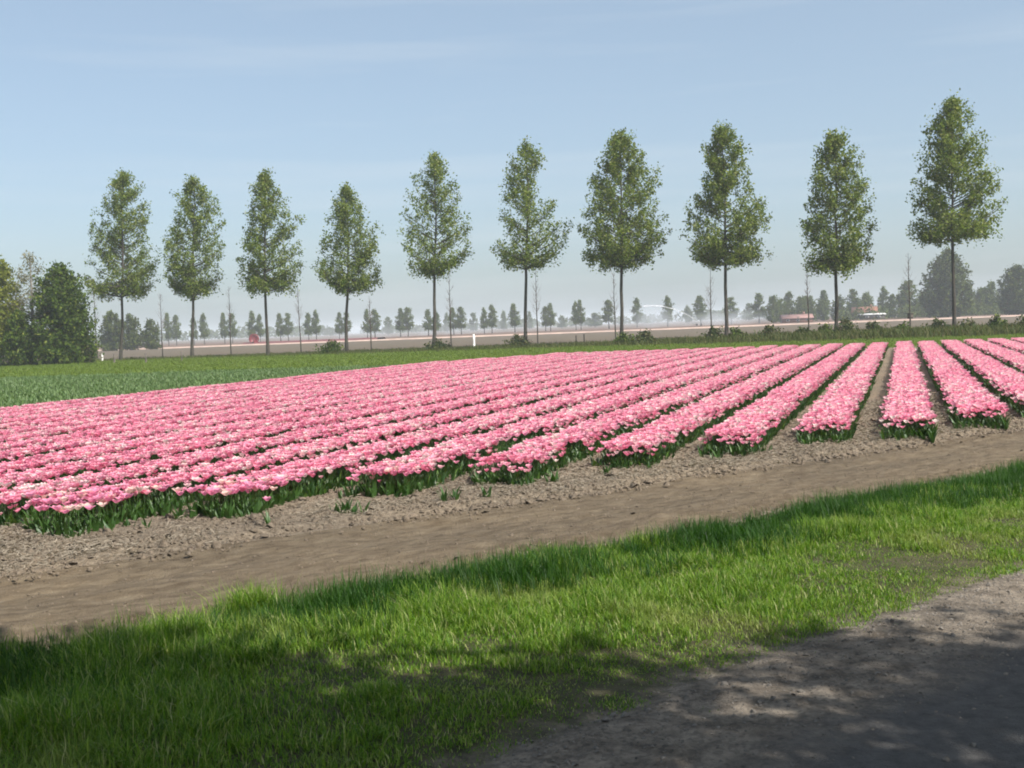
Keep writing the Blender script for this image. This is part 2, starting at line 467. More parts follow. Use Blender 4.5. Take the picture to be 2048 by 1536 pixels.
# meadow between the beds and the row of poplars
sheet('meadow', [(-120, 20), (-16, 20), (-2, 70), (45, 70), (130, 72), (130, 98), (60, 108), (12, 126), (-30, 143), (-52, 140), (-120, 150)], -0.035, M['grass_ground'])
sheet('path', [(-75, 139.5), (-34, 131.5), (-34, 133.2), (-75, 142.5)], -0.02, M['far_soil'])

wob_back = lambda e: 0.16 * (vnoise(e * 0.45, e * 0 + 3, 5) - 0.5) * 2 + 0.10 * (vnoise(e * 1.7, e * 0, 6) - 0.5) * 2
wob_road = lambda e: np.interp(e, [0, 3, 5, 9, 25], [-.62, -.36, 0.0, .34, .6]) + 0.16 * (vnoise(e * 0.7, e * 0 + 1, 8) - 0.5) * 2 + 0.08 * (vnoise(e * 2.9, e * 0, 9) - 0.5)
wob_asph = lambda e: 0.016 * (e - 6) + np.interp(e, [0, 3, 5], [-.5, -.25, 0]) + 0.10 * (vnoise(e * 3.7, e * 0 + 2, 13) - .5) + 0.12 * (vnoise(e * 1.3, e * 0, 12) - 0.5)
N_ASPH, N_ROAD, N_BACK, N_SOIL = 4.05, 5.05, 8.45, 11.75

def z_asph(e, n): return 0.002 + 0 * e
def z_shoulder(e, n):
    a, b = N_ASPH + wob_asph(e), N_ROAD + wob_road(e)
    t = (n - a) / (b - a); k = np.clip(np.minimum(t * 2 + .35, (1 - t) * 6), 0, 1) * np.clip((n - 2.1) * 4, 0, 1)
    return 0.004 + k * (0.022 + 0.06 * (fbm(e * 1.1, n * 1.1, 21, 4) - .5) + 0.03 * (fbm(e * 9, n * 9, 31, 2) - .5))
def z_verge(e, n):
    a, b = N_ROAD + wob_road(e), N_BACK + wob_back(e)
    t = np.clip((n - a) / (b - a), 0, 1)
    return 0.004 * (1 - t) + 0.10 * np.sin(t * math.pi) + 0.08 * (fbm(e * 0.9, n * 0.9, 41, 3) - .5) * np.sin(t * math.pi)
def z_track(e, n):
    t = (n - N_BACK - wob_back(e)) / (N_SOIL - N_BACK - wob_back(e))
    edge = np.clip(t * 10, 0, 1)
    rut = -0.06 * np.exp(-((t - 0.26) / 0.10) ** 2) - 0.05 * np.exp(-((t - 0.78) / 0.12) ** 2)
    tread = 0.026 * np.clip(np.sin((e + 1.4 * np.abs(t - .26)) * 2 * math.pi / 0.26) * 2, -1, 1) * (np.abs(t - .26) < .075) * np.clip(vnoise(e * 0.6, n * 2, 51) * 3 - .9, 0, 1)
    return edge * (rut + tread + 0.06 * (fbm(e * 0.6, n * 3, 52, 4) - .5) + 0.045 * (fbm(e * 6, n * 6, 57, 3) - .5))
def z_soil(e, n):
    t = np.clip((n - N_SOIL) / 0.5, 0, 1)
    base = z_track(e, np.minimum(n, N_SOIL) * 0 + N_SOIL)
    rough = 0.085 * t * (fbm(e * 1.2, n * 1.2, 61, 3) - .38) + 0.085 * t * (fbm(e * 5.5, n * 5.5, 66, 3) - .5)
    far = np.clip((n - 18) / 6, 0, 1)
    return (base * (1 - t) + 0.0 * t) + (rough + 0.06 * np.clip((n - N_SOIL - .12 + .25 * (fbm(e * 2, n * 2, 69, 2) - .5)) / .12, 0, 1)) * (1 - far)

strip('road', -40, 70, -1.2, 2.1, 0.5, 0.4, z_asph, M['roadside'])
strip('road_shoulder', -10, 30, 2.1, N_ROAD, 0.05, 0.05, z_shoulder, M['roadside'], None, wob_road)
strip('verge', -10, 30, N_ROAD, N_BACK, 0.05, 0.12, z_verge, M['roadside'], wob_road, wob_back)
strip('track', -10, 30, N_BACK, N_SOIL, 0.05, 0.05, z_track, M['track'], wob_back, None)
strip('track', 30, 130, 5.6, N_SOIL, 2, 1, lambda e, n: -0.01 + 0 * e, M['track'])
strip('field_soil', -10, 30, N_SOIL, 18.5, 0.055, 0.055, z_soil, M['soil'])
sheet('bed_soil', [(-26, 26)] + [tuple(en2xy(e, 17.2)) for e in (-20, 0, 30, 60, 90)] + [(60, 71), (33, 72.5), (-4, 72.5), (-8, 62), (-13, 48), (-22, 26)], -0.012, M['soil'])

# ------------------------------------------------------------------ tulips
def petal_bloom(seed, openness):
    r = np.random.default_rng(seed)
    V, F, A = [], [], []
    n0 = 0
    for ring in range(2):
        for k in range(3):
            th = 2 * math.pi * (k / 3 + ring / 6) + r.normal(0, .12)
            op = openness * (1.05 if ring == 0 else 0.85) * r.uniform(.85, 1.2)
            Hh = 0.060 * r.uniform(.9, 1.12)
            rows = []
            for j, t in enumerate((0, .3, .68, 1.0)):
                rad = (0.011 + 0.032 * math.sin(min(1, t * 1.5) * math.pi / 2)) * (0.75 + .25 * op) + 0.022 * op * t * t
                z = Hh * (t - 0.22 * op * t * t)
                w = (0.30, 0.66, 0.62, 0.22)[j]
                for s in (-1, 0, 1):
                    a = th + s * w
                    rr = rad * (1.0 if s == 0 else 0.93)
                    rows.append((rr * math.cos(a), rr * math.sin(a), z - (0.006 if (s and t > .9) else 0)))
                    A.append(t)
            V += rows
            for j in range(3):
                for s in range(2):
                    i = n0 + j * 3 + s
                    F.append((i, i + 1, i + 4, i + 3))
            n0 += 12
    return np.array(V), np.array(F), np.array(A)

def tulip_leaf(r, h, w, th):
    V, F = [], []
    lean = r.uniform(.2, .55); tw = r.normal(0, .3)
    m = 4
    for j in range(m + 1):
        t = j / m
        rad = 0.012 + h * lean * t ** 1.6
        z = h * (t - 0.28 * lean * t ** 2.5)
        ww = w * math.sin(math.pi * (0.12 + 0.88 * t) ** 0.8) * (1 - 0.15 * t) + 0.001
        for s in (-1, 0, 1):
            a = th + tw * t
            c, sn = math.cos(a), math.sin(a)
            x, y = rad - abs(s) * (-.006), s * ww
            V.append((c * x - sn * y, sn * x + c * y, z + abs(s) * ww * .35))
    for j in range(m):
        for s in range(2):
            i = j * 3 + s
            F.append((i, i + 1, i + 4, i + 3))
    return np.array(V), np.array(F)

STEM_H = 0.345
def stem_arrays(bend):
    mb = MB()
    t = np.linspace(0, 1, 4)
    pts = np.stack([bend[0] * t ** 2, bend[1] * t ** 2, STEM_H * t], -1)
    mb.tube(pts, [.0045, .004, .004, .004], 4)
    return np.concatenate(mb.v), np.concatenate(mb.q)

def tulip_variant(seed, bloom=True, petal='petal'):
    r = np.random.default_rng(seed)
    bend = r.normal(0, .02, 2)
    parts = []
    Vs, Fs, mi, al = [], [], [], []
    n0 = 0
    def push(V, F, k, a):
        nonlocal n0
        Vs.append(V); Fs.append(F + n0); mi.extend([k] * len(F)); al.append(a); n0 += len(V)
    if bloom:
        V, F, A = petal_bloom(seed * 7 + 1, r.uniform(.45, 1.3))
        push(V + [bend[0], bend[1], STEM_H], F, 0, A)
        V, F = stem_arrays(bend); push(V, F, 1, np.zeros(len(V)))
    for k in range(3):
        V, F = tulip_leaf(r, r.uniform(.20, .31), r.uniform(.020, .032), 2 * math.pi * k / 3 + r.uniform(-.5, .5))
        push(V, F, 1, np.zeros(len(V)))
    me = mesh_np('tulip_plant', np.concatenate(Vs), np.concatenate(Fs), [M[petal], M['tulip_leaf']], mi, smooth=True)
    a = me.attributes.new('along', 'FLOAT', 'POINT'); a.data.foreach_set('value', np.concatenate(al).astype(np.float32))
    return me

ORDW = 'first second third fourth fifth sixth seventh eighth ninth tenth eleventh twelfth thirteenth fourteenth fifteenth sixteenth seventeenth eighteenth nineteenth twentieth'.split()
BEDS = [(-0.35, 0.53), (0.87, 1.80)] + [(2.15 + 1.3 * k, 3.10 + 1.3 * k) for k in range(8)] + [(-1.75, -0.86)] + [(-3.08 - 1.3 * k, -2.15 - 1.3 * k) for k in range(18)]
def bed_near(p): return np.interp(p, [-26, -12, -9.94, -8.2, -7.3, -5.7, -4.3, -2.7, -1.35, .07, 1.4, 3, 14], [-6, 8.8, 10.3, 10.7, 11.8, 13.9, 15.6, 17.5, 19.5, 19.9, 22.2, 24, 35])
def bed_far(p): return np.where(p > -21, 74.0 + 0.12 * p, np.interp(p, [-26, -24, -22.5, -21], [58.5, 63, 67.5, 71.3]))
P_, HASB, BEDI = [], [], []
for bi, (a, b) in enumerate(BEDS):
    pc = (a + b) / 2
    if pc < -11 and bi % 2: b += .12          # neighbouring beds grow together there
    d0, d1 = float(bed_near(pc)) + rng.normal(0, .12), float(bed_far(np.array(pc))) + rng.normal(0, .4)
    # only what the lens or a step aside could show
    if pc < -9: d0 = max(d0, 1.07 * (-pc) - 11)
    nn = int((b - a) * (d1 - d0) * 165)
    d = rng.uniform(d0, d1, nn); p = rng.uniform(a, b, nn)
    # rows inside the bed
    row = np.round((p - a) / (b - a) * 5.5) / 5.5 * (b - a) + a
    p = np.where(rng.random(nn) < .55, row + rng.normal(0, .03, nn), p)
    wl_ = .05 + .02 * (pc < -4); a2, b2 = a - wl_ + .15 * vnoise(d * 1.9, d * 0 + bi, 74), b + wl_ - .15 * vnoise(d * 1.9, d * 0 + bi, 75)
    p = np.where((p < a2) | (p > b2), rng.uniform(a2, b2), p)
    xy = dp2xy(d, p)
    # drop some far ones, thin patches
    keep = in_view(xy[:, 0], xy[:, 1], 12.0)
    keep &= rng.random(nn) < np.interp(d, [20, 45, 75], [1.0, .95, .9])
    edge = np.minimum(np.minimum(p - a, b - p), (d - d0))
    gap = fbm(xy[:, 0] * .9, xy[:, 1] * .9, 71, 3)
    nobloom = rng.random(nn) < np.where(edge < .14, .30, .05) + np.clip((gap - .60) * 3, 0, .6) * (edge < .3)
    ragged = fbm(xy[:, 0] * 1.6, xy[:, 1] * 1.6, 76, 2)
    nobloom |= (d - d0 < 1.3 * ragged) & (rng.random(nn) < .55)
    keep &= ~((d - d0 < .9 * ragged - .1) & (rng.random(nn) < .45))
    keep &= d - d0 > .75 * vnoise(p * 3.3, p * 0 + bi * 3.1, 77) - .1 * rng.random(nn)
    nobloom |= (d - d0 < .10) & (rng.random(nn) < .75)
    ix = np.nonzero(keep)[0]
    P_.append(np.concatenate([xy[ix], (d[ix] - d0)[:, None], edge[ix][:, None]], 1)); HASB.append(~nobloom[ix]); BEDI.append(np.full(len(ix), bi))
TP = np.concatenate(P_); TB = np.concatenate(HASB); TBED = np.concatenate(BEDI)
# the 300 blooms that show largest stand as single plants, the rest is one mass
dist = np.hypot(TP[:, 0], TP[:, 1])
cand = np.nonzero(TB & in_view(TP[:, 0], TP[:, 1], -.25) & ((TP[:, 2] < 1.6) | (TP[:, 3] < .16)))[0]
cand = cand[np.argsort(dist[cand])][:300]
single = np.zeros(len(TP), bool); single[cand] = True
rest = np.nonzero(~single)[0]
variants = [tulip_variant(100 + k) for k in range(9)] + [tulip_variant(200 + k, bloom=False) for k in range(3)]
nr = len(rest)
vid = np.where(TB[rest], rng.integers(0, 9, nr), rng.integers(9, 12, nr))
rot = np.stack([rng.normal(0, .06, nr), rng.normal(0, .06, nr), rng.uniform(0, 6.283, nr)], -1)
pts = np.concatenate([TP[rest, :2], np.zeros((nr, 1)) + .005], 1)
scl = rng.uniform(.91, 1.07, nr) * np.where((TP[rest, 3] < .09) | (TP[rest, 2] < .75), rng.uniform(.68, 1.02, nr), 1) * (.96 + .10 * fbm(pts[:, 0] * .5, pts[:, 1] * .5, 73, 2))
scatter('tulips', pts, rot, scl, variants, 'mass of pink and peach tulips filling the long beds of the field', 'tulips', vid)

def tulip_kit(seed, mat):
    r = np.random.default_rng(seed); bend = r.normal(0, .02, 2)
    V, F, A = petal_bloom(seed, r.uniform(.4, 1.2))
    bl = mesh_np('bloom', V + [bend[0], bend[1], STEM_H], F, [mat], smooth=True)
    a = bl.attributes.new('along', 'FLOAT', 'POINT'); a.data.foreach_set('value', A.astype(np.float32))
    V, F = stem_arrays(bend); st = mesh_np('stem', V, F, [M['tulip_leaf']], smooth=True)
    lv = []
    for k in range(3):
        V, F = tulip_leaf(r, r.uniform(.20, .31), r.uniform(.020, .032), 2 * math.pi * k / 3 + r.uniform(-.5, .5))
        lv.append(mesh_np('leaf', V, F, [M['tulip_leaf']], smooth=True))
    return bl, st, lv
kits = {'pink': [tulip_kit(300 + k, M['petal_pink']) for k in range(4)], 'pale': [tulip_kit(340 + k, M['petal_pale']) for k in range(3)]}
for i in cand:
    hue = 'pale' if rng.random() < .22 else 'pink'
    bl, st, lv = kits[hue][rng.integers(len(kits[hue]))]
    t = empty('tulip', (TP[i, 0], TP[i, 1], .005), rng.uniform(0, 6.283))
    t.rotation_euler = (rng.normal(0, .08), rng.normal(0, .08), rng.uniform(0, 6.283))
    t.scale = (rng.uniform(.9, 1.15),) * 3
    pc = sum(BEDS[TBED[i]]) / 2
    side = ORDW[sum(-.6 < (q0 + q1) / 2 <= pc for q0, q1 in BEDS) - 1] + ' bed right' if pc > -.6 else ORDW[sum(pc <= (q0 + q1) / 2 < -.6 for q0, q1 in BEDS) - 1] + ' bed left'
    tone = 'pink' if hue == 'pink' else 'pale peach'
    tag(t, '%s tulip at the near end of the %s of the wide furrow' % (tone, side), 'tulip', '%s tulips ending the %s of the wide furrow' % (tone, side))
    add('bloom', bl, t); add('stem', st, t)
    for q in lv: add('leaf', q, t)

# a few strays on the bare soil in front of the beds
for (x, y, lab) in ((-2.80, 12.98, 'lone pink tulip standing by itself on the bare soil strip'),):
    bl, st, lv = kits['pink'][0]
    t = empty('tulip', (x, y, .02)); t.scale = (.95,) * 3
    tag(t, lab, 'tulip'); add('bloom', bl, t); add('stem', st, t)
    for q in lv: add('leaf', q, t)
lp = np.array([[-2.05, 13.75], [-1.98, 13.68], [-2.12, 13.70], [-0.9, 14.35], [-0.8, 14.5], [0.55, 15.7], [1.3, 16.2], [-0.35, 14.5], [-4.6, 13.0], [-4.4, 13.1], [4.0, 18.0]])
lp = np.concatenate([lp, lp + rng.normal(0, .07, lp.shape), lp + rng.normal(0, .07, lp.shape)])
scatter('stray_tulip_leaves', np.c_[lp, np.full(len(lp), .01)], np.c_[rng.normal(0, .1, (len(lp), 2)), rng.uniform(0, 6.28, len(lp))], rng.uniform(.7, 1.0, len(lp)), variants[9:], 'small green leaf clumps without blooms strayed onto the bare soil', 'leaves')

# ------------------------------------------------------------------ soil clods and straw on the headland
def clod_mesh(seed, mat):
    r = np.random.default_rng(seed)
    v = np.array([[1, 0, 0], [.5, .87, 0], [-.5, .87, 0], [-1, 0, 0], [-.5, -.87, 0], [.5, -.87, 0], [.6, .1, .6], [-.1, .62, .55], [-.5, -.35, .65], [.2, -.1, .95], [0, 0, -.4]], float)
    v *= r.uniform(.7, 1.25, v.shape)
    f = [(0, 1, 6), (1, 7, 6), (1, 2, 7), (2, 3, 7), (3, 8, 7), (3, 4, 8), (4, 5, 8), (5, 6, 8), (5, 0, 6), (6, 7, 9), (7, 8, 9), (8, 6, 9)]
    return mesh_np('clod', v, np.array(f), [mat])
def straw_mesh(seed):
    r = np.random.default_rng(seed); V, F = [], []
    for k in range(7):
        c = r.normal(0, .05, 3); c[2] = abs(c[2]) * .35 + .008
        a = r.uniform(0, 6.28); L = r.uniform(.012, .04); w = r.uniform(.002, .004); el = r.normal(0, .35)
        d = np.array([math.cos(a) * math.cos(el), math.sin(a) * math.cos(el), math.sin(el)]) * L
        s = np.array([-math.sin(a), math.cos(a), .6]) * w
        i = len(V); V += [c - d - s, c + d - s, c + d + s, c - d + s]; F.append((i, i + 1, i + 2, i + 3))
    return mesh_np('straw', np.array(V), np.array(F), [M['straw']])
clods = [clod_mesh(k, M['clod']) for k in range(4)]
def strip_points(n, e0, e1, n0, n1, dens=None):
    e = rng.uniform(e0, e1, n); q = rng.uniform(n0, n1, n)
    if dens is not None:
        k = rng.random(n) < dens(e, q); e, q = e[k], q[k]
    xy = en2xy(e, q)
    k = in_view(xy[:, 0], xy[:, 1], 4.0)
    return e[k], q[k], xy[k]
def rotz(n, tilt=.1): return np.stack([rng.normal(0, tilt, n), rng.normal(0, tilt, n), rng.uniform(0, 6.283, n)], -1)
e, q, xy = strip_points(86000, -6, 26, 11.45, 18.0, lambda e, n: np.clip(fbm(e * 1.3, n * 1.3, 81, 3) * 1.6 - .2, .1, 1) * np.interp(n, [11.55, 11.75, 12.1, 15, 18], [.35, 1, .75, .8, .5]))
s = np.exp(rng.normal(math.log(.0135), .55, len(e))) * np.interp(q, [11.4, 11.75, 12.0], [.7, 1.35, 1]); s = np.clip(s, .006, .07)
scatter('soil_clods', np.c_[xy, z_soil(e, q) + s * .1], rotz(len(e), .4), s, clods, 'brown crumbly soil clods scattered over the bare headland', 'soil')
e, q, xy = strip_points(46000, -6, 26, 11.85, 17.5, lambda e, n: np.clip(fbm(e * .8, n * .8, 86, 3) * 2.4 - .75, 0, 1))
e3, q3, xy3 = strip_points(9000, -3, 25, 8.3, 9.5, lambda e, n: np.clip(1.2 - np.abs(n - 8.62 - wob_back(e)) * 2.2, 0, 1) * np.clip(fbm(e * .9, n * .9, 88, 2) * 1.8 - .3, .1, 1))
z3 = np.concatenate([z_soil(e, q), z_track(e3, q3)]); xy = np.concatenate([xy, xy3]); e = np.concatenate([e, e3])
scatter('straw_litter', np.c_[xy, z3], rotz(len(e), .15), rng.uniform(.6, 1.2, len(e)), [straw_mesh(k) for k in range(5)], 'pale dry straw and stalk litter lying on the bare headland soil', 'straw')
e, q, xy = strip_points(22000, -3, 25, 8.5, 11.7, lambda e, n: np.where(np.abs(n - 9.4) < .3, .6, .2))
s = np.clip(np.exp(rng.normal(math.log(.009), .45, len(e))), .004, .03)
scatter('track_crumbs', np.c_[xy, z_track(e, q)], rotz(len(e), .4), s, clods, 'small dirt crumbs lying along the farm track', 'dirt')
peb = [clod_mesh(20 + k, M['pebble']) for k in range(4)]
e, q, xy = strip_points(30000, -2, 20, 3.2, 5.6, lambda e, n: np.interp(n, [3.2, 3.8, 4.1, 4.5, 5.2, 5.6], [.02, .12, .4, .8, .8, .2]))
s = np.clip(np.exp(rng.normal(math.log(.007), .45, len(e))), .003, .028)
scatter('gravel', np.c_[xy, z_shoulder(e, q)], rotz(len(e), .4), s, peb, 'loose gravel along the road shoulder', 'gravel')

# ------------------------------------------------------------------ grass
def tuft(seed, nbl, h, spread, wid, mat, lean=.5):
    r = np.random.default_rng(seed); V, Q, T = [], [], []
    for k in range(nbl):
        a = r.uniform(0, 6.28); c = r.normal(0, spread, 2); L = h * r.uniform(.55, 1.15); le = abs(r.normal(lean, lean * .45)); w = wid * r.uniform(.7, 1.3)
        d = np.array([math.cos(a), math.sin(a)]); s = np.array([-d[1], d[0]])
        i = len(V)
        for t, ww in ((0, .8), (.4, 1), (.75, .7)):
            pz = L * (t - .30 * le * t ** 2.2); pr_ = L * le * t ** 1.7
            for sg in (-1, 1): V.append((c[0] + d[0] * pr_ + s[0] * sg * ww * w, c[1] + d[1] * pr_ + s[1] * sg * ww * w, pz))
        t = 1; V.append((c[0] + d[0] * L * le, c[1] + d[1] * L * le, L * (1 - .30 * le)))
        Q += [(i, i + 1, i + 3, i + 2), (i + 2, i + 3, i + 5, i + 4)]; T.append((i + 4, i + 5, i + 6))
    return mesh_np('tuft', np.array(V), [np.array(Q), np.array(T)], [mat])

back = lambda e: N_BACK + wob_back(e)
roadn = lambda e: N_ROAD + wob_road(e)
def blade_mass(name, xy, z, L, lean, wid, mat, label, per, spread):
    """tufts of bent blades, three triangles each, as one mass of real geometry"""
    T = len(xy); i = np.repeat(np.arange(T), per); N = len(i)
    az = rng.uniform(0, 6.283, N); c = xy[i] + rng.normal(0, 1, (N, 2)) * spread[i][:, None]
    Lb = L[i] * rng.uniform(.5, 1.15, N); le = np.abs(rng.normal(lean, lean * .5, N)); w = wid * rng.uniform(.65, 1.35, N)
    d = np.stack([np.cos(az), np.sin(az)], -1); sd = np.stack([-d[:, 1], d[:, 0]], -1)
    def pt(t, ww, sg):
        q = c + d * (Lb * le * t ** 1.7)[:, None] + sd * (sg * ww * w)[:, None]
        return np.concatenate([q, (z[i] + Lb * (t - .3 * le * t ** 2.2))[:, None]], 1)
    v = np.stack([pt(0, .9, -1), pt(0, .9, 1), pt(.55, .85, 1), pt(.55, .85, -1), pt(1, 0, 0)], 1).reshape(-1, 3)
    k = np.arange(N)[:, None] * 5
    f = [k + np.array([[0, 1, 2, 3]]), k + np.array([[3, 2, 4]])]
    return tag(add(name, mesh_np(name, v, f, [mat])), label, 'grass', kind='stuff')
e, q, xy = strip_points(66000, -6, 24, 4.6, 8.9)
t = (q - roadn(e)) / (back(e) - roadn(e))
g1 = fbm(e * 1.1, q * 1.1, 91, 3)
g2 = fbm(e * 2.6, q * 2.6, 93, 2)
keep = (t > -.14) & (t < 1.0) & (rng.random(len(e)) < np.interp(q - roadn(e), [-.4, -.15, .08, .35, .8], [.06, .3, .8, 1, 1]) * np.clip(g1 * 1.2 + g2 * .8 - .1, .5, 1))
e, q, xy, t, g1, g2 = e[keep], q[keep], xy[keep], t[keep], g1[keep], g2[keep]
L = np.interp(t, [0, .12, .35, .7, 1], [.04, .065, .095, .125, .16]) * np.interp(e, [2, 5], [1.35, 1.0]) * np.clip(1.9 * g1 + 1.1 * g2 - .75, .25, 1.5) * rng.uniform(.65, 1.3, len(e))
# one bushy tussock leans over the track edge
k = 90
zz = np.concatenate([z_verge(e, q) - .005, np.full(k, -.01)]); xy = np.concatenate([xy, np.array([-2.1, 9.0]) + rng.normal(0, .11, (k, 2))]); L = np.concatenate([L, rng.uniform(.2, .36, k)])
blade_mass('grass', xy, zz, L, .60, .0029, M['grass'], 'bright green tufted grass of the verge beside the farm track', 13, np.full(len(L), .045))
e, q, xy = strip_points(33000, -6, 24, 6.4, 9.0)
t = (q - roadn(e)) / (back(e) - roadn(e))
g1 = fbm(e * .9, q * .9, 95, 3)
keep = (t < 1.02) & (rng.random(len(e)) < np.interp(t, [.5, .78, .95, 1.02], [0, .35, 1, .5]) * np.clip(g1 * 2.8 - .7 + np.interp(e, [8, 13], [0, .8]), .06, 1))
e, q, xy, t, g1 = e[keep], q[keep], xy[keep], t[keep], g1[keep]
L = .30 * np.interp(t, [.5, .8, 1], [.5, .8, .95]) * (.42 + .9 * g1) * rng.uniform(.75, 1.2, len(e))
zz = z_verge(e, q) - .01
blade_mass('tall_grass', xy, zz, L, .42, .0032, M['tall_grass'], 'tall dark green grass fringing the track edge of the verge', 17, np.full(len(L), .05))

# meadow blades, the leafy crop beside the beds and rough grass under the poplars
mead = [tuft(440 + k, 12, .16, .16, .012, M['meadow_blade'], .5) for k in range(4)]
rough = [tuft(450 + k, 14, .55, .22, .018, M['rough_blade'], .45) for k in range(4)]
crop = []
for k in range(4):
    r = np.random.default_rng(460 + k); Vs, Fs, n0 = [], [], 0
    for j in range(9):
        V, F = tulip_leaf(r, r.uniform(.2, .34), r.uniform(.022, .036), r.uniform(0, 6.28))
        V = V + np.array([r.normal(0, .14), r.normal(0, .14), 0]); Vs.append(V); Fs.append(F + n0); n0 += len(V)
    crop.append(mesh_np('crop_clump', np.concatenate(Vs), np.concatenate(Fs), [M['crop_leaf']], smooth=True))
nn = 26000
d = rng.uniform(24, 78, nn); p = rng.uniform(-62, -25.9, nn)
xy = dp2xy(d, p)
lim = np.interp(p, [-62, -50, -40, -30, -26], [62, 64, 66, 66, 60])
rowk = (((p + 26) / 1.3) % 1) < .74
keep = in_view(xy[:, 0], xy[:, 1], 4) & (d < lim) & rowk
xy = xy[keep]
sheet('leafy_field', [tuple(dp2xy(dd, pp)) for dd, pp in ((22, -25.75), (60.5, -25.75), (66.5, -30), (66.5, -40), (64.5, -50), (62.5, -64), (22, -64))], -0.025, M['crop_ground'])
scatter('crop_leaves', np.c_[xy, np.zeros(len(xy)) - .02], rotz(len(xy), .1), rng.uniform(.5, .85, len(xy)), crop, 'bluish green leaf rows of beds without blooms beside the tulips', 'crop')
nn = 42000
x = rng.uniform(-75, 60, nn); y = rng.uniform(62, 150, nn)
ylim = np.interp(x, [-75, -46.5, 39.7, 60], [147, 141, 106, 98])
dd = x * BD[0] + y * BD[1]; pp = x * BP[0] + y * BP[1]
keep = in_view(x, y, 4) & (y < ylim) & ((dd > bed_far(pp) + .4) | (pp < -26)) & ~((pp < -25.9) & (dd < np.interp(pp, [-62, -50, -40, -30, -26], [62, 64, 66, 66, 60])))
x, y = x[keep], y[keep]
scatter('meadow_grass', np.c_[x, y, np.zeros(len(x)) - .035], rotz(len(x), .1), rng.uniform(.7, 1.4, len(x)), mead, 'short green grass between the tulip beds and the poplar row', 'grass')
nn = 16000
x = rng.uniform(-60, 62, nn); yl = np.interp(x, [-46.5, 39.7], [138, 103.5])
y = yl + rng.normal(0, 2.6, nn) - np.interp(x, [10, 25], [0, 4.0])
keep = in_view(x, y, 4) & (rng.random(nn) < np.interp(x, [-60, -30, 8, 20, 62], [.10, .25, .5, 1, 1])) & (y > np.interp(x, [0, 15, 45], [90, 78, 76]))
x, y = x[keep], y[keep]
scatter('rough_grass', np.c_[x, y, np.zeros(len(x)) - .05], rotz(len(x), .15), rng.uniform(.6, 1.5, len(x)) * np.interp(x, [-30, 10, 20, 30], [.6, .8, 1.05, 1.25]), rough, 'rough tall weeds and grass along the foot of the poplar row', 'grass')

# ------------------------------------------------------------------ trees
def leaf_quads(c, size, r, up=.25):
    """c (N,3) centres -> verts, faces of diamond leaves at random attitudes"""
    N = len(c)
    nrm = r.normal(0, 1, (N, 3)); nrm[:, 2] += up; nrm /= np.linalg.norm(nrm, axis=1)[:, None]
    a = np.cross(nrm, r.normal(0, 1, (N, 3))); a /= np.linalg.norm(a, axis=1)[:, None] + 1e-9
    b = np.cross(nrm, a)
    s = (size * r.uniform(.6, 1.35, N))[:, None]
    v = np.stack([c - a * s, c - b * s * .62, c + a * s, c + b * s * .62], 1).reshape(-1, 3)
    return v, np.arange(4 * N).reshape(N, 4)

def prof(rows, H):
    z = np.array([r_[0] for r_ in rows] + [H]); L = np.array([r_[1] for r_ in rows] + [.15]); Rr = np.array([r_[2] for r_ in rows] + [.15])
    o = np.argsort(z)
    return z[o], L[o], Rr[o]

def radius_at(pf, z, ang):
    zz, L, Rr = pf
    l, r_ = np.interp(z, zz, L), np.interp(z, zz, Rr)
    m = (l + r_) / 2; c = np.cos(ang)
    return np.where(c > 0, m + (r_ - m) * c, m + (l - m) * -c)

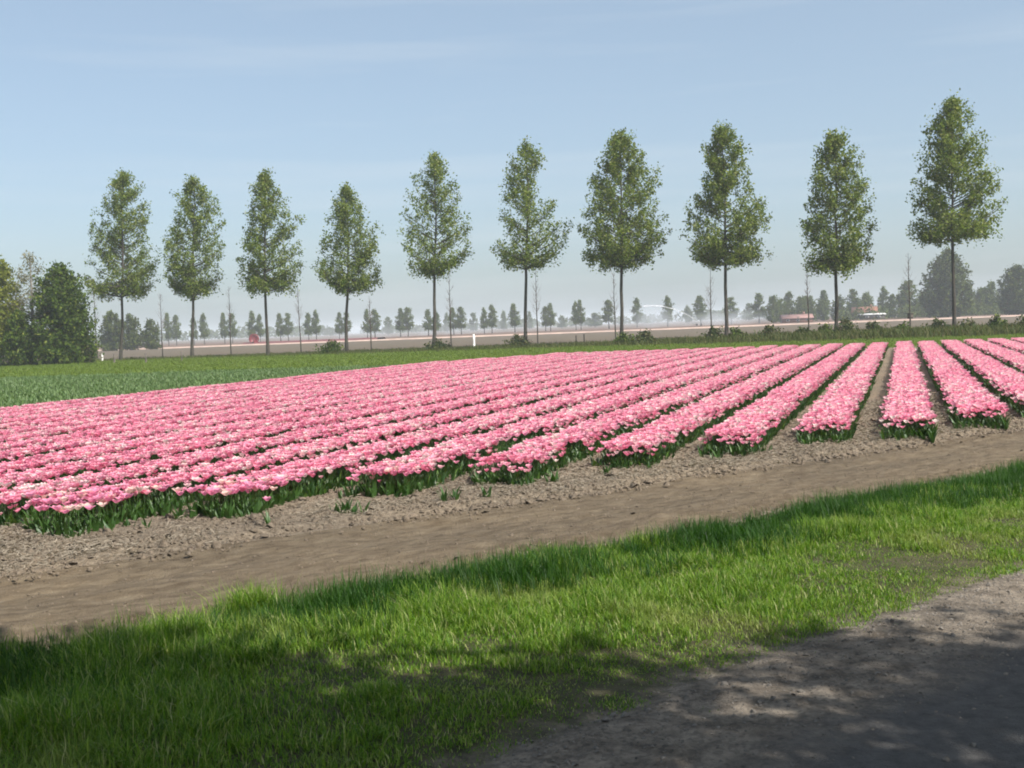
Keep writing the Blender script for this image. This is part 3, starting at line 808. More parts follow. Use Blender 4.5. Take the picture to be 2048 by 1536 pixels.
def build_tree(name, base, H, rows, lean, trunk_r, nbr, clumps, per, lsize, leafm, barkm, seed, spread=.42, label=None, cat='tree', group=None, inner=.30, limb_k=4, droop=0.0, reach=(.72, 1.06), wobble=.035):
    r = np.random.default_rng(seed)
    pf = prof(rows, H); zb = pf[0][0]
    root = empty(name, (base[0], base[1], 0))
    # trunk
    k = 12; t = np.linspace(0, 1, k)
    wob = np.cumsum(r.normal(0, wobble, (k, 2)), 0) * np.sqrt(H / 20); wob -= wob[0]; wob[-1] *= .5
    tr = np.stack([lean * t + wob[:, 0], wob[:, 1], H * .97 * t - .12], -1)
    rad = trunk_r * (1 - t) ** .8 + .02; rad[0] *= 1.35
    mb = MB(); mb.tube(tr, rad, 8); mb.build('trunk', barkm, root, smooth=True)
    def axis(z): return np.array([np.interp(z, tr[:, 2], tr[:, 0]), np.interp(z, tr[:, 2], tr[:, 1]), z])
    lb = MB(); C = []
    for i in range(nbr):
        u = (i + r.uniform(0, 1)) / nbr
        ze = zb + (H - zb) * u ** 1.15
        ang = r.uniform(0, 2 * math.pi)
        Rm = float(radius_at(pf, ze, ang)) * r.uniform(*reach)
        up = (.95 - .55 * (1 - u)) * Rm
        zs = np.clip(ze - up, zb * .97, H * .95)
        if u < .12: zs = max(zs, ze + .25 + droop)
        s0 = axis(zs); ax = axis(ze); e0 = np.array([ax[0] + Rm * math.cos(ang), ax[1] + Rm * math.sin(ang), ze])
        tt = np.linspace(0, 1, 5)[:, None]
        mid = (s0 + e0) / 2 + np.array([math.cos(ang) * .12 * Rm, math.sin(ang) * .12 * Rm, -.10 * Rm])
        pts = (1 - tt) ** 2 * s0 + 2 * tt * (1 - tt) * mid + tt ** 2 * e0
        lb.tube(pts, np.linspace(.028 * H / 10 * (1.2 - u) + .012, .008, 5), limb_k)
        for j in range(clumps):
            q = inner + (1 - inner) * (j + r.uniform(0, 1)) / clumps
            c = (1 - q) ** 2 * s0 + 2 * q * (1 - q) * mid + q ** 2 * e0 + r.normal(0, spread * .55, 3)
            m = r.poisson(per)
            C.append(c + r.normal(0, 1, (m, 3)) * spread * np.array([.62, .62, .8]) * r.uniform(.5, 1.1))
    lb.build('limbs', barkm, root)
    C = np.concatenate(C)
    v, f = leaf_quads(C, lsize, r)
    add('crown', mesh_np('crown', v, f, [leafm]), root)
    return tag(root, label, cat, group)

POP = [((-46.5, 138.0), 22.2, 1.8, [(20.1, 1.6, 2.1), (17.8, 3.7, 2.9), (14.8, 3.7, 3.1), (11.9, 4.2, 3.8), (9.5, 4.7, 4.2), (7.7, 2.9, 2.7)]),
    ((-36.9, 134.1), 20.6, 1.1, [(18.7, 1.5, 2.6), (16.4, 2.3, 3.3), (13.6, 3.2, 3.7), (11.3, 3.5, 3.7), (9.0, 3.2, 3.2), (7.2, 0.9, 2.6)]),
    ((-27.3, 130.3), 20.3, 0.7, [(18.5, 1.4, 1.5), (16.2, 1.8, 3.7), (13.5, 2.4, 4.0), (11.2, 2.7, 4.4), (9.0, 3.5, 3.7), (7.3, 2.0, 3.4)]),
    ((-17.9, 126.6), 18.0, 0.8, [(16.1, 1.4, 2.4), (13.9, 2.6, 2.8), (11.8, 2.9, 3.2), (9.6, 3.4, 3.2), (8.0, 2.9, 3.9), (6.8, 0.7, 3.1)]),
    ((-8.2, 122.7), 20.5, 0.9, [(19.0, 1.7, 1.4), (16.9, 2.8, 2.6), (14.8, 3.3, 2.5), (12.7, 3.6, 3.5), (10.6, 3.7, 4.1), (9.0, 3.0, 3.3), (8.0, 1.4, 0.7)]),
    ((1.5, 118.8), 20.7, 0.7, [(19.1, 1.5, 1.9), (17.1, 2.5, 3.1), (15.0, 2.7, 3.2), (13.0, 3.8, 4.1), (11.0, 4.0, 4.4), (9.5, 3.3, 3.9), (8.2, 2.0, 2.1)]),
    ((11.0, 115.0), 20.7, 0.5, [(19.2, 1.6, 2.3), (16.7, 2.8, 3.6), (14.3, 3.7, 3.9), (12.3, 4.2, 4.4), (10.3, 3.7, 4.3), (8.9, 3.5, 4.2), (7.9, 2.5, 1.2)]),
    ((20.7, 111.1), 20.3, 0.3, [(18.7, 1.6, 2.6), (16.8, 1.5, 2.3), (14.4, 2.2, 3.7), (12.5, 3.7, 3.9), (10.6, 3.8, 3.7), (8.7, 3.8, 4.1), (7.5, 2.1, 2.9)]),
    ((30.2, 107.3), 18.9, 0.0, [(17.3, 1.1, 1.7), (15.4, 2.1, 3.0), (12.7, 2.5, 3.3), (10.9, 3.1, 3.8), (9.0, 3.3, 3.7), (7.7, 3.0, 3.5), (6.3, 3.0, 1.8)]),
    ((39.7, 103.5), 20.7, 0.2, [(19.0, 1.6, 1.8), (16.8, 2.7, 3.2), (14.6, 2.9, 3.5), (12.8, 3.3, 4.1), (11.0, 3.7, 4.5), (9.7, 3.7, 3.9), (8.6, 2.6, 3.4)])]
ORD = ['first', 'second', 'third', 'fourth', 'fifth', 'sixth', 'seventh', 'eighth', 'ninth', 'tenth']
PL = ['tall leafy poplar nearest the dark grove, leftmost in the row',
      'second tall poplar from the grove, with a slim bare trunk',
      'third tall poplar from the grove, low branches jutting out on one side',
      'fourth poplar from the grove, the shortest and narrowest of the row',
      'fifth poplar from the grove, pointed crown with the pale post beside it',
      'sixth poplar from the grove, standing near the middle with a round bush',
      'seventh poplar from the grove, with a broad dense egg shaped crown',
      'eighth poplar from the grove, with a stepped uneven crown',
      'ninth poplar from the grove, slim crown tapering to one narrow tip',
      'tenth and rightmost poplar, tallest in the picture, before the domed tree']
for i, (b, H, ln, rows) in enumerate(POP):
    build_tree('poplar_tree', b, H, rows, ln, .17, (104, 100, 96, 90, 84, 84, 124, 116, 104, 120)[i], 7, (28, 26, 25, 24, 20, 19, 30, 27, 25, 26)[i], .122, M['poplar_leaf'], M['bark'], 500 + i, spread=.44, inner=.26, reach=(.82, 1.10), wobble=.07, droop=.25, label=PL[i], group='poplars in a row behind the tulip field')

# thin bare young trees in a second row
def bare_tree(base, H, seed, label):
    r = np.random.default_rng(seed)
    root = empty('bare_tree', (base[0], base[1], -.06))
    t = np.linspace(0, 1, 9); wob = np.cumsum(r.normal(0, .025, (9, 2)), 0)
    tr = np.stack([wob[:, 0], wob[:, 1], H * t], -1)
    mb = MB(); mb.tube(tr, .085 * (1 - t) + .012, 6); mb.build('trunk', M['bark'], root, smooth=True)
    lb = MB()
    for k in range(26):
        u = r.uniform(.38, .95); s0 = np.array([np.interp(u, t, tr[:, 0]), np.interp(u, t, tr[:, 1]), u * H])
        L = H * r.uniform(.10, .24) * (1.25 - u); a = r.uniform(0, 6.28)
        d = np.array([math.cos(a) * .55, math.sin(a) * .55, .85])
        p1 = s0 + d * L * .5 + r.normal(0, .05, 3); p2 = s0 + d * L + np.array([0, 0, .15 * L])
        lb.tube([s0, p1, p2], [.018, .012, .006], 3)
        for j in range(3):
            q = p1 + r.normal(0, .03, 3); lb.tube([q, q + np.array([r.normal(0, .25), r.normal(0, .25), r.uniform(.2, .6)]) * L * .6], [.008, .004], 3)
    lb.build('limbs', M['twig'], root)
    tag(root, label, 'tree', 'thin bare young trees behind the poplars')
SAP = [(-54.3, 152.3, 10.4), (-44.7, 148.7, 8.3), (-35.0, 145.1, 8.7), (-25.6, 141.7, 8.3), (-16.6, 138.4, 6.6), (-6.9, 134.9, 9.3), (3.1, 131.3, 9.1), (11.7, 128.2, 8.0), (21.7, 124.6, 8.0), (31.2, 121.3, 6.9), (40.7, 117.9, 8.2)]
for i, (x, y, h) in enumerate(SAP):
    s_ = sum(x / y > b[0] / b[1] for b, *_ in POP)
    lab = 'thin bare young tree between the dark grove and the first poplar' if s_ == 0 else ('thin bare young tree between the %s and %s poplars' % (ORD[s_ - 1], ORD[s_]))
    if i == 7: lab = 'thin bare young tree close beside the seventh poplar trunk'
    if i == 6: lab = 'thin bare young tree close beside the sixth poplar trunk'
    bare_tree((x, y), h, 600 + i, lab)

# the grove by the meadow edge
build_tree('willow_tree', (-60.5, 129.0), 11.6, [(10.6, 1.4, 1.6), (8.5, 2.8, 3.0), (6, 3.4, 3.4), (3.5, 3.4, 3.2), (1.6, 2.6, 2.6)], .3, .22, 150, 6, 18, .16, M['willow_leaf'], M['bark_pale'], 701, .5, 'yellow green willow at the outer edge of the grove', 'tree', inner=.2)
build_tree('willow_tree', (-56.4, 128.0), 11.4, [(10.4, 1.3, 1.3), (8.5, 2.4, 2.2), (6, 2.8, 2.4), (3.5, 2.6, 2.2), (1.8, 2.0, 2.0)], .2, .22, 130, 6, 17, .16, M['willow_leaf'], M['bark_pale'], 702, .5, 'pale green willow in the grove beside the budding grey tree', 'tree', inner=.2)
build_tree('budding_tree', (-53.0, 128.8), 12.3, [(11.4, .9, 1.0), (9.5, 1.9, 2.2), (7.5, 2.4, 2.5), (5.0, 2.0, 2.0)], .2, .26, 70, 5, 6, .12, M['bud_leaf'], M['bark_pale'], 703, .5, 'grey budding tree with a pale trunk, tallest in the grove', 'tree', inner=.3)
build_tree('hawthorn_tree', (-49.0, 127.0), 10.4, [(9.5, 1.9, 1.6), (8.2, 2.8, 2.4), (6.4, 3.2, 3.0), (4.2, 3.3, 3.4), (2.4, 3.2, 3.7), (0.6, 3.0, 3.5)], .1, .25, 240, 6, 19, .17, M['dark_leaf'], M['bark'], 704, .5, 'dense dark green bushy tree at the inner end of the grove', 'tree', inner=.15)
build_tree('hawthorn_tree', (-53.4, 126.2), 5.6, [(4.9, .9, .9), (3.6, 1.9, 1.8), (2.2, 2.2, 2.2), (.5, 1.9, 1.9)], .1, .14, 90, 5, 14, .16, M['dark_leaf'], M['bark'], 705, .45, 'low dark bushy tree in front of the pale trunk of the grove', 'tree', inner=.1)
build_tree('hawthorn_tree', (-58.6, 126.6), 4.2, [(3.6, .9, .9), (2.6, 1.8, 1.8), (1.5, 2.2, 2.2), (.4, 1.9, 1.9)], .1, .12, 70, 5, 13, .16, M['bramble_leaf'], M['bark'], 706, .45, 'low dull thicket under the willows of the grove', 'bush', inner=.1)
build_tree('bush', (-46.6, 127.2), 2.9, [(2.4, .6, .5), (1.6, 1.1, 1.0), (.9, 1.3, 1.1), (.3, 1.1, 1.0)], 0, .06, 46, 4, 11, .13, M['bramble_leaf'], M['bark'], 707, .3, 'small brownish bush at the tip of the grove by the first poplar', 'bush', inner=.1)

# bushes and brambles along the foot of the row
BUSH = [(-19.5, 126.2, 2.9, 1.5, 'round dark bush at the foot of the fourth poplar'), (-7.6, 122.0, 2.9, 1.0, 'low green bush at the foot of the fifth poplar'), (0.7, 118.3, 2.7, 1.4, 'dark bush at the foot of the sixth poplar'),
    (11.2, 112.9, 2.7, 1.1, 'low green bush at the foot of the seventh poplar'), (12.9, 110.9, 1.7, 1.3, 'small dull bush just beyond the seventh poplar'), (18.9, 107.8, 1.9, 1.4, 'dark bramble bush just before the eighth poplar'),
    (21.1, 108.0, 1.8, 1.2, 'bramble bush in front of the eighth poplar trunk'), (23.9, 106.4, 2.1, 1.5, 'brownish bramble bush a little beyond the eighth poplar'), (26.4, 104.8, 1.7, 1.0, 'small bramble bush midway between the eighth and ninth poplars'),
    (28.6, 104.9, 2.4, 1.3, 'green bramble bush just before the ninth poplar'), (30.2, 103.9, 2.2, 1.8, 'dark tall bramble bush at the foot of the ninth poplar'), (32.4, 103.0, 2.0, 1.5, 'brownish bramble bush just beyond the ninth poplar'),
    (34.6, 102.2, 1.8, 1.1, 'low bramble bush midway between the ninth and tenth poplars'), (37.0, 100.5, 2.2, 1.4, 'leafy bramble bush just before the tenth poplar'), (39.6, 100.0, 2.1, 1.3, 'dark bramble bush at the foot of the tenth poplar'),
    (41.6, 98.6, 2.0, 1.5, 'brown tinged bramble bush just beyond the tenth poplar'), (43.6, 97.7, 2.1, 1.6, 'last bramble bush at the picture edge past the tenth poplar')]
for i, (x, y, w, h, lab) in enumerate(BUSH):
    a = w * .58; h = h * .88
    build_tree('bush', (x, y), h, [(h * .8, a * .6, a * .6), (h * .5, a, a), (h * .15, a * .95, a * .95)], 0, .03, 34, 4, 9, .12, M['bramble_leaf'] if i % 3 else M['dark_leaf'], M['bark'], 720 + i, .24, lab, 'bush', 'bushes along the foot of the poplar row', inner=.1, limb_k=3)

# far trees: a few built kinds, copied
def far_kind(kind, seed):
    spec = {'a': (11.0, [(9.9, .22, .22), (8.2, .42, .42), (6.2, .5, .5), (4.2, .5, .5), (2.9, .34, .34)], 46, 5, 10, .26, M['far_leaf'], .42, .25),
            'b': (12.0, [(11, .25, .25), (9, .42, .42), (6, .5, .5), (3.5, .48, .48), (1.5, .4, .4)], 46, 5, 10, .38, M['far_leaf'], .5, .2),
            'c': (10.5, [(9.5, .25, .25), (7.5, .42, .42), (5, .5, .5), (2.8, .5, .5), (.8, .42, .42)], 60, 5, 12, .28, M['far_leaf'], .5, .15),
            'd': (18.0, [(17, .20, .22), (14.5, .36, .38), (11, .46, .48), (7, .5, .5), (3.5, .47, .44), (1.2, .38, .36)], 190, 6, 14, .36, M['far_dark_leaf'], .7, .15),
            'e': (9.0, [(8.3, .3, .3), (6.5, .45, .45), (4.2, .5, .5), (2.2, .5, .5), (.6, .42, .42)], 70, 5, 12, .26, M['far_dark_leaf'], .5, .15)}[kind]
    H, rows, nbr, cl, per, ls, lm, sp, inn = spec
    wref = {'a': 4.0, 'b': 7.0, 'c': 5.4, 'd': 14.0, 'e': 6.0}[kind]
    rows = [(z, l * wref, r_ * wref) for z, l, r_ in rows]
    o = build_tree('far_tree', (0, -3000), H, rows, 0, .16 if kind != 'd' else .35, nbr, cl, per, ls, lm, M['bark'], seed, sp, inner=inn, limb_k=3)
    return o, H, wref
KIND = {}
for k, m in (('a', 4), ('b', 2), ('c', 3), ('d', 2), ('e', 2)):
    KIND[k] = [far_kind(k, 800 + 20 * ord(k) + j) for j in range(m)]
used = set(); cnt_ = {}
FAR = [(-134,455,12.4,3.5,'a'), (-131,455,11.8,3.5,'a'), (-124,455,11.2,2.8,'a'), (-120,455,11.7,3.5,'a'), (-112,455,11.7,3.5,'a'), (-109,455,11.6,3.5,'a'), (-101,455,11.9,3.9,'a'), (-98,455,10.6,3.1,'a'), (-90,455,10.7,3.3,'a'), (-87,455,10.9,3.7,'a'), (-79,455,10.5,3.5,'a'), (-76,455,11.3,3.5,'a'), (-67,455,10.2,3.1,'a'), (-64,455,10.3,3.5,'a'), (-56,455,10.9,3.5,'a'), (-53,455,10.8,4.3,'a'), (-80,760,11.7,6.6,'b'), (-43,455,10.8,3.9,'a'), (-40,455,11.3,4.3,'a'), (-32,455,10.0,3.9,'a'), (-29,455,9.5,3.5,'a'), (-41,760,12.5,5.3,'b'), (-22,455,10.4,3.9,'a'), (-19,455,10.7,3.9,'a'), (-24,760,12.2,6.6,'b'), (-10,455,9.8,3.1,'a'), (-7,455,10.8,3.9,'a'), (-4,760,12.4,5.3,'b'), (2,455,10.9,4.3,'a'), (13,760,11.7,4.6,'b'), (14,455,9.6,3.5,'a'), (16,455,10.5,3.9,'a'), (34,760,8.0,7.2,'b'), (26,455,10.9,3.1,'a'), (28,455,11.4,3.5,'a'), (56,760,9.1,11.2,'b'), (39,455,11.2,4.7,'a'), (50,455,11.4,3.9,'a'), (62,455,11.5,4.3,'a'), (117,760,11.0,6.6,'b'), (75,455,11.2,5.5,'a'), (87,455,10.4,5.1,'a'), (157,760,11.5,7.9,'b'), (98,455,11.3,5.5,'a'), (98,430,9.9,5.2,'c'), (110,455,11.4,5.1,'a'), (108,430,9.1,4.8,'c'), (112,430,9.0,4.1,'c'), (123,455,11.5,5.1,'a'), (135,455,11.8,5.1,'a'), (235,760,15.3,9.8,'b'), (147,455,12.0,4.7,'a'), (142,430,8.7,4.1,'c'), (148,430,13.5,8.2,'c'), (136,360,20.0,14.8,'d'), (171,430,10.6,4.8,'c'), (175,430,9.7,5.6,'c'), (179,430,11.9,6.3,'c'), (158,360,14.8,12.4,'d'), (104,444,8.6,5.5,'c'), (115,450,9.6,6.0,'c'), (119,441,7.8,5.0,'c'), (127,447,9.0,6.2,'c'), (132,440,8.0,5.2,'c'), (139,452,9.8,6.0,'c'), (152,446,10.4,6.0,'c'), (157,440,9.4,5.6,'c'), (163,450,10.6,6.4,'c'), (168,442,9.2,5.4,'c'), (184,448,10.2,6.0,'c'), (189,441,9.4,5.6,'c'), (-103,300,9.7,6.5,'e'), (-98,300,9.0,5.7,'e'), (-93,300,7.4,4.9,'e')]
pop_dir = [b[0] / b[1] for b, *_ in POP]
slots = {}
for i, (x, y, h, w, k) in enumerate(FAR):
    slots.setdefault(sum(x / y > q for q in pop_dir), []).append((x / y, i))
FLAB = {}
for s_, lst in slots.items():
    lst.sort()
    for j, (_, i) in enumerate(lst):
        k = FAR[i][4]
        if k == 'd': FLAB[i] = 'big domed dark tree rising behind the rightmost poplar' if FAR[i][2] > 16 else 'big dark rounded tree cut off by the right picture edge'; continue
        tone = {'a': 'small far roadside tree', 'b': 'pale hazy distant tree', 'c': 'bushy far tree', 'e': 'greyish far grove tree'}[k]
        o_ = ORDW[j]
        if s_ == 0: where = 'left of the first poplar'
        elif s_ == 10: where = 'beyond the tenth poplar'
        else: where = 'between the %s and %s poplars' % (ORD[s_ - 1], ORD[s_])
        FLAB[i] = '%s, %s from the left %s' % (tone, o_, where)
for i, (x, y, h, w, k) in enumerate(FAR):
    cnt_[k] = cnt_.get(k, -1) + 1; kk = cnt_[k] % len(KIND[k])
    src, H0, w0 = KIND[k][kk]
    o = src if (k, kk) not in used else copy_tree(src)
    used.add((k, kk))
    o.location = (x, y, -.1); o.rotation_euler = (0, 0, random.uniform(0, 6.28))
    o.scale = (w / w0 * 1.12, w / w0 * 1.12, (h + .1) / H0)
    tag(o, FLAB[i], 'tree', {'a': 'far roadside trees', 'b': 'hazy distant trees', 'c': 'bushy far trees', 'd': 'big domed dark trees', 'e': 'far grove trees'}[k])

# far-off wood on the horizon that reads as one mass
r = np.random.default_rng(77)
C = []
for k in range(520):
    x = r.uniform(-900, 1000); y = r.uniform(1050, 1350); H = (5 + 8 * fbm(np.array([x * .012]), np.array([0.0]), 31, 3)[0] + r.uniform(-1, 2.5)); W = r.uniform(5, 9)
    n = 60; u = r.normal(0, 1, (n, 3)); u /= np.linalg.norm(u, axis=1)[:, None]; u[:, 2] = np.abs(u[:, 2])
    C.append(np.array([x, y, H * .15]) + u * np.array([W, W, H * .85]) * r.uniform(.75, 1, (n, 1)))
v, f = leaf_quads(np.concatenate(C), 1.5, r)
tag(add('distant_woods', mesh_np('distant_woods', v, f, [M['far_dark_leaf']])), 'pale blue band of distant woods along the horizon', 'woods', kind='stuff')
# dark undergrowth under the far trees on the right
C = []
for k in range(120):
    x = r.uniform(118, 235); y = r.uniform(404, 425); H = r.uniform(2.4, 5.0); W = r.uniform(2, 3.5)
    n = 90; u = r.normal(0, 1, (n, 3)); u /= np.linalg.norm(u, axis=1)[:, None]; u[:, 2] = np.abs(u[:, 2])
    C.append(np.array([x, y, 0]) + u * np.array([W, W, H]) * r.uniform(.7, 1, (n, 1)))
v, f = leaf_quads(np.concatenate(C), .45, r)
tag(add('undergrowth', mesh_np('undergrowth', v, f, [M['far_dark_leaf']])), 'dark undergrowth under the far trees by the farm', 'undergrowth', kind='stuff')

# trees beside the road behind the viewer: they throw the dappled shade on road and verge
SH = [((1.6, 0.9), 11.0, 3.3), ((5.7, 0.2), 10.8, 2.7), ((9.2, 1.2), 10.6, 2.5), ((3.8, 1.1), 10.4, 2.7)]
SHL = ['leafy roadside tree just behind the viewer, shading the verge', 'leafy roadside tree beside the viewer, shading the road edge', 'leafy roadside tree farther along the road beyond the frame', 'leafy roadside tree behind the viewer, shading the near grass corner']
for i, (b, H, w) in enumerate(SH):
    build_tree('roadside_tree', b, H, [(H * .95, w * .4, w * .4), (H * .85, w * .8, w * .8), (H * .68, w, w), (H * .54, w * .85, w * .85), (H * .47, w * .5, w * .5)], 0, .16, (110, 50, 48, 84)[i], 6, (18, 14, 15, 16)[i], .13, M['shade_leaf'], M['bark'], 900 + i, .42, SHL[i], 'tree', 'roadside trees behind the viewer', inner=.2)

# ------------------------------------------------------------------ far tulip strip, farm, hose reel, sprinkler, posts
M['far_pale'] = soil_mat('far_pale_blooms', [(0.3, (0.34, 0.23, 0.19)), (0.7, (0.50, 0.39, 0.33))], 0.5, 0.3, 2, stretch=(1, 6, 1))
M['far_red'] = soil_mat('far_red_blooms', [(0.3, (0.12, 0.04, 0.04)), (0.7, (0.18, 0.065, 0.065))], 0.5, 0.3, 2)
def far_bed(name, x0, x1, yfun, wid, h, mat, label):
    xs = np.arange(x0, x1, 1.5); k = 6; tt = np.linspace(0, 1, k)
    rr = np.random.default_rng(5)
    v = []
    for x in xs:
        y0 = yfun(x)
        for j, t in enumerate(tt):
            z = h * (1 if 0 < j < k - 1 else 0) * rr.uniform(.85, 1.1) - .12 * (j in (0, k - 1))
            v.append((x, y0 + (t if 0 < j < k - 1 else (t + (.0 if j == 0 else 0))) * wid, z))
    i = np.arange(len(xs) - 1)[:, None] * k + np.arange(k - 1)[None]
    f = np.stack([i, i + k, i + k + 1, i + 1], -1).reshape(-1, 4)
    return tag(add(name, mesh_np(name, np.array(v), f, [mat])), label, 'flower strip', kind='stuff')
far_bed('pale_flower_strip', -230, 240, lambda x: 300 - .06 * x, 4, .26, M['far_pale'], 'pale pink far flower strip lying behind the poplar row')
far_bed('red_flower_strip', -80, -38, lambda x: 338 - .06 * x, 30, .5, M['far_red'], 'dark red far flower strip behind the pale strip')

M['red_paint'] = plain_mat('red_paint', (0.20, 0.02, 0.025), .45)
M['rubber'] = plain_mat('rubber', (0.03, 0.03, 0.03), .8)
M['steel'] = plain_mat('galvanised_steel', (0.42, 0.43, 0.44), .45, .7)
M['white_paint'] = plain_mat('white_paint', (0.74, 0.73, 0.70), .5, var=.06)
M['wood'] = plain_mat('weathered_wood', (0.10, 0.085, 0.07), .9, var=.3)
M['roof_tile'] = plain_mat('roof_tile', (0.22, 0.095, 0.06), .8, var=.25, scale=1.5)
M['roof_pink'] = plain_mat('faded_roof', (0.27, 0.15, 0.13), .8, var=.2, scale=1.0)
M['brick'] = plain_mat('brick', (0.22, 0.12, 0.09), .9, var=.2)
M['cream'] = plain_mat('cream_paint', (0.78, 0.70, 0.42), .6, var=.06)
M['glass'] = plain_mat('dark_glass', (0.03, 0.04, 0.05), .1, var=.1)

# hose reel on a trailer
hr = tag(empty('hose_reel', (-76.7, 347, -.06), R(8)), 'red irrigation hose reel trailer in the far field beyond the third poplar', 'hose reel')
mb = MB(); th = np.linspace(0, 2 * math.pi, 25)
for yy in (-.55, .55):
    mb.tube(np.stack([1.42 * np.cos(th), np.full(25, yy), 1.62 + 1.42 * np.sin(th)], -1), .09, 6)
    for k in range(6):
        a = k * math.pi / 3; mb.tube([[0, yy, 1.62], [1.4 * math.cos(a), yy, 1.62 + 1.4 * math.sin(a)]], .05, 5)
mb.build('drum_rim', M['red_paint'], hr)
mb = MB()
for k in range(7):
    yy = -.45 + .15 * k
    mb.tube(np.stack([1.18 * np.cos(th), np.full(25, yy), 1.62 + 1.18 * np.sin(th)], -1), .10, 6)
mb.tube([[0, -.5, 1.62], [0, .5, 1.62]], 1.12, 20, cap=True)
mb.build('hose_coil', M['red_paint'], hr)
mb = MB(); mb.box((0, 0, .32), (2.6, 1.5, .16)); mb.box((1.9, 0, .36), (1.4, .14, .12))
for yy in (-.68, .68): mb.box((0, yy, .98), (.16, .1, 1.25))
mb.build('chassis', M['red_paint'], hr)
for yy in (-.92, .92):
    mb = MB(); mb.tube([[-.4, yy - .12, .36], [-.4, yy + .12, .36]], .36, 16, cap=True); mb.build('wheel', M['rubber'], hr)

# sprinkler cart, its jet and the mist
sp = tag(empty('sprinkler_cart', (68.5, 420, -.1)), 'small irrigation sprinkler cart throwing a water jet before the far trees', 'sprinkler')
mb = MB(); mb.box((0, 0, .55), (1.6, .2, .12)); mb.tube([[-.6, 0, .6], [0, 0, 1.4], [.6, 0, .6]], .05, 5); mb.build('frame', M['steel'], sp)
mb = MB(); mb.tube([[0, 0, 1.3], [0, 0, 1.6], [-.5, 0, 1.85], [-1.0, 0, 2.1]], [.09, .09, .07, .05], 6, cap=True); mb.build('nozzle', M['steel'], sp)
for xx in (-.75, .75):
    mb = MB(); mb.tube([[xx, -.08, .42], [xx, .08, .42]], .42, 14, cap=True); mb.build('wheel', M['rubber'], sp)
m, nt, n, l = new_mat('water_spray')
pb = nd(n, 'ShaderNodeBsdfPrincipled', Roughness=.6); pb.inputs['Base Color'].default_value = (.93, .95, .97, 1)
trn = n.new('ShaderNodeBsdfTransparent'); ms = n.new('ShaderNodeMixShader')
nf = noise_out(n, l, 1.6, 4, .6, coord='Object'); rr_ = ramp(n, [(.35, (.05, .05, .05)), (.7, (.6, .6, .6))]); l.new(nf, rr_.inputs['Fac'])
l.new(rr_.outputs['Color'], ms.inputs[0]); l.new(trn.outputs[0], ms.inputs[1]); l.new(pb.outputs[0], ms.inputs[2])
o_ = n.new('ShaderNodeOutputMaterial'); l.new(ms.outputs[0], o_.inputs['Surface'])
M['spray'] = m
mb = MB()
jt = np.array([[67.5, 420, 2.0], [64.5, 420, 4.1], [60.0, 420, 6.2], [55.6, 420, 7.5], [51.0, 420, 7.9], [48.6, 420, 7.7]])
ti = np.linspace(0, len(jt) - 1, 28); jt = np.stack([np.interp(ti, range(len(jt)), jt[:, c]) for c in range(3)], -1)
mb.tube(jt, np.concatenate([np.linspace(.08, .20, 20), np.linspace(.21, .3, 8)]), 8)
tag(mb.build('water_jet', M['spray'], smooth=True), 'white arc of irrigation water above the far field', 'water jet')

def ellipsoid(mb, c, s, seed, nu=16, nv=9):
    u = np.linspace(0, 2 * math.pi, nu, endpoint=False); w = np.linspace(.001, math.pi - .001, nv)
    U, Wv = np.meshgrid(u, w)
    v = np.stack([np.cos(U) * np.sin(Wv), np.sin(U) * np.sin(Wv), np.cos(Wv)], -1)
    v = v * np.asarray(s) + np.asarray(c)
    i = np.arange(nv - 1)[:, None] * nu + np.arange(nu)[None]; j = np.arange(nv - 1)[:, None] * nu + (np.arange(nu)[None] + 1) % nu
    mb.raw(v.reshape(-1, 3), np.stack([i, i + nu, j + nu, j], -1).reshape(-1, 4))
def mist_mat(name, dens, scale):
    m, nt, n, l = new_mat(name)
    tcn = n.new('ShaderNodeTexCoord'); ln = nd(n, 'ShaderNodeVectorMath', operation='LENGTH'); l.new(tcn.outputs['Object'], ln.inputs[0])
    rr = ramp(n, [(0.0, (1, 1, 1)), (1.0, (0, 0, 0))]); rr.color_ramp.interpolation = 'EASE'; l.new(ln.outputs['Value'], rr.inputs['Fac'])
    nf = noise_out(n, l, scale, 3, .5)
    r2 = ramp(n, [(.35, (.1, .1, .1)), (.65, (1, 1, 1))]); l.new(nf, r2.inputs['Fac'])
    m1 = nd(n, 'ShaderNodeMath', operation='MULTIPLY'); l.new(rr.outputs['Color'], m1.inputs[0]); l.new(r2.outputs['Color'], m1.inputs[1])
    m2 = nd(n, 'ShaderNodeMath', operation='MULTIPLY'); l.new(m1.outputs[0], m2.inputs[0]); m2.inputs[1].default_value = dens
    pv = nd(n, 'ShaderNodeVolumePrincipled'); pv.inputs['Color'].default_value = (.90, .95, 1, 1); pv.inputs['Anisotropy'].default_value = .2
    l.new(m2.outputs[0], pv.inputs['Density'])
    o = n.new('ShaderNodeOutputMaterial'); l.new(pv.outputs[0], o.inputs['Volume'])
    return m
MIST = [((50, 421, 2.5), (18, 8, 6.5), .13, 'drifting spray mist under the falling end of the water jet'), ((80, 434, 1.5), (28, 7, 4.6), .18, 'low white mist over the far field near the eighth poplar'), ((-40, 500, 1.0), (115, 14, 6.5), .05, 'long low bluish mist bank behind the far roadside trees')]
for c, s, dns, lab in MIST:
    mb = MB(); ellipsoid(mb, (0, 0, 0), (1, 1, 1), 1)
    o = mb.build('mist', mist_mat('mist', dns, .12)); o.location = c; o.scale = s
    tag(o, lab, 'mist', kind='stuff')

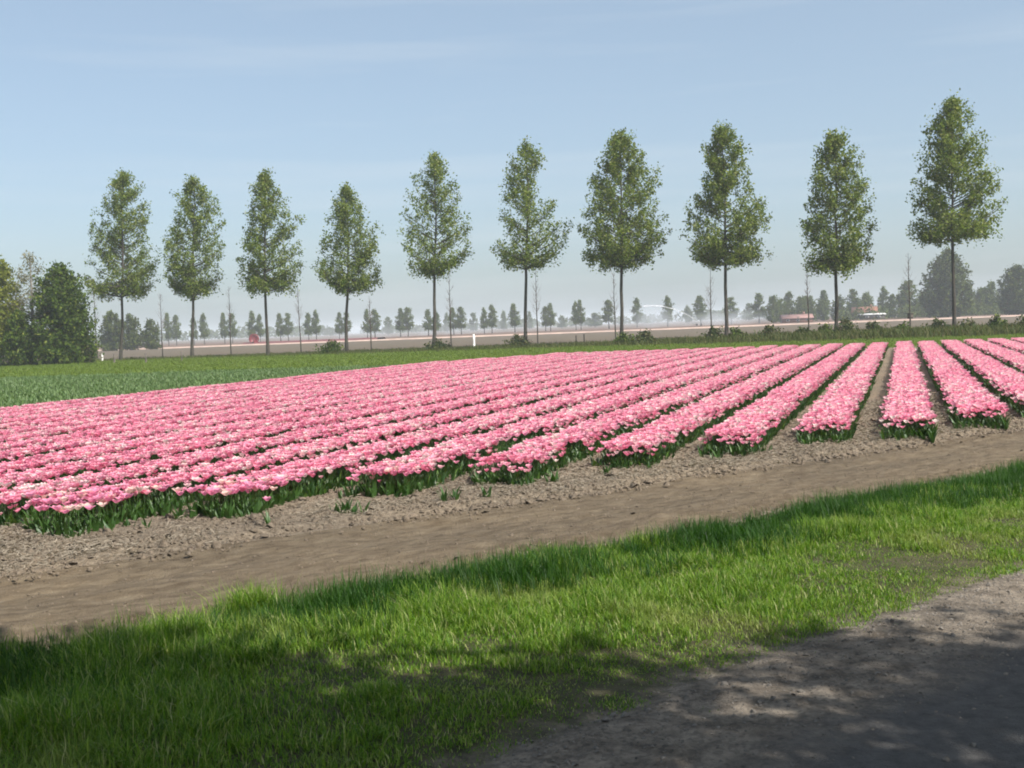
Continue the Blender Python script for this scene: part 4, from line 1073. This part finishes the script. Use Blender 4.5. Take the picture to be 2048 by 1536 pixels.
# farm buildings
def house(name, x, y, L, Wd, hw, hr_, wallm, roofm, gable, label, rz, win=3):
    h = tag(empty(name, (x, y, -.1), rz), label, 'building')
    mb = MB(); mb.box((0, 0, hw / 2), (L, Wd, hw)); mb.build('wall', wallm, h)
    for sx in (-1, 1):
        mb = MB(); X = sx * (L / 2); t = .12 * sx
        mb.raw([[X, -Wd / 2, hw], [X, Wd / 2, hw], [X, 0, hw + hr_], [X + t, -Wd / 2, hw], [X + t, Wd / 2, hw], [X + t, 0, hw + hr_]], [[0, 1, 4, 3], [1, 2, 5, 4], [2, 0, 3, 5]], [[0, 2, 1], [3, 4, 5]])
        mb.build('gable', gable, h)
    mb = MB(); ov = .35; a = L / 2 + .4
    for sy in (-1, 1):
        y0, z0 = sy * (Wd / 2 + ov), hw - ov * hr_ / (Wd / 2)
        v = [[-a, y0, z0], [a, y0, z0], [a, 0, hw + hr_], [-a, 0, hw + hr_]]; v2 = [[p[0], p[1], p[2] + .14] for p in v]
        mb.raw(v + v2, [[0, 1, 2, 3], [4, 7, 6, 5], [0, 4, 5, 1], [1, 5, 6, 2], [2, 6, 7, 3], [3, 7, 4, 0]])
    rf = mb.build('roof', roofm, h)
    mb = MB(); mb.box((L * .25, .2, hw + hr_ + .35), (.7, .6, 1.1)); mb.build('chimney', M['brick'], rf)
    for k in range(win):
        xx = -L / 2 + L * (k + .5) / win
        mb = MB(); mb.box((xx, -Wd / 2 - .03, hw * .55), (1.1, .08, hw * .42)); w_ = mb.build('window', M['white_paint'], h)
        mb = MB(); mb.box((xx, -Wd / 2 - .075, hw * .55), (.9, .03, hw * .42 - .2)); mb.build('pane', M['glass'], w_)
    mb = MB(); mb.box((L * .02, -Wd / 2 - .03, 1.0), (.9, .08, 2.0)); mb.build('door', M['wood'], h)
    return h
house('farm_shed', 98.5, 398, 10.0, 6, 1.5, 1.2, M['brick'], M['roof_pink'], M['brick'], 'low farm shed with a faded pink roof among the far trees', R(-6))
house('farmhouse', 130, 424, 8.5, 6, 2.2, 2.3, M['brick'], M['roof_tile'], M['cream'], 'farmhouse with an orange tiled roof and cream gable in the far trees', R(-24))
house('farm_shed', 127.5, 408, 8.2, 4, 1.7, .35, M['wood'], M['white_paint'], M['wood'], 'long low dark shed with a pale roof edge before the farmhouse', R(-4), win=2)

# posts
def post(name, x, y, h, w, mat, label, capm=None):
    p = tag(empty(name, (x, y, -.06)), label, 'post')
    mb = MB(); mb.tube([[0, 0, 0], [0, 0, h * .5], [0, 0, h]], [w, w, w * .95], 8, cap=True); mb.build('shaft', mat, p)
    mb = MB(); mb.tube([[0, 0, h], [0, 0, h + w * .8]], [w * 1.15, w * .6], 8, cap=True); mb.build('cap', capm or mat, p)
    return p
post('marker_post', -4.3, 137.0, 1.45, .13, M['white_paint'], 'white marker post standing between the fifth and sixth poplars')
post('marker_post', -48.3, 137.0, .85, .10, M['white_paint'], 'short white post at the tip of the dark grove')
post('fence_post', -41.6, 121.5, 1.0, .10, M['wood'], 'dark stub post nearest the dark grove at the meadow edge')
post('fence_post', -36.8, 116.8, .95, .09, M['wood'], 'dark stub post between the first two poplars at the meadow edge')
post('fence_post', -33.4, 117.5, 1.0, .06, M['wood'], 'thin stub post by the second poplar in the meadow')
post('fence_post', 6.9, 121.5, 1.05, .06, M['wood'], 'thin dark stake beyond the sixth poplar, first of two')
post('fence_post', 7.7, 120.9, 1.2, .06, M['wood'], 'thin dark stake beyond the sixth poplar, second of two')
bp = tag(empty('bird_box', (44.6, 129.0, -.06)), 'dark box on a pole between the ninth and tenth poplars', 'box')
mb = MB(); mb.tube([[0, 0, 0], [0, 0, 1.5]], .05, 6, cap=True); mb.build('pole', M['wood'], bp)
mb = MB(); mb.box((0, 0, 1.75), (.5, .45, .55)); mb.build('body', M['wood'], bp)
mb = MB(); mb.box((0, 0, 2.06), (.64, .6, .06)); mb.build('roof', M['wood'], bp)

# ------------------------------------------------------------------ haze: one closed box of thin air round everything
m, nt, n, l = new_mat('haze_air')
pv = nd(n, 'ShaderNodeVolumePrincipled'); pv.inputs['Color'].default_value = (.86, .93, 1, 1)
pv.inputs['Density'].default_value = 0.0004; pv.inputs['Anisotropy'].default_value = 0.0
o_ = n.new('ShaderNodeOutputMaterial'); l.new(pv.outputs[0], o_.inputs['Volume'])
mb = MB(); mb.box((0, 1850, 12.4), (8600, 6900, 27.2))
tag(mb.build('haze', m), 'thin pale haze hanging over the whole flat countryside', 'haze', kind='stuff')
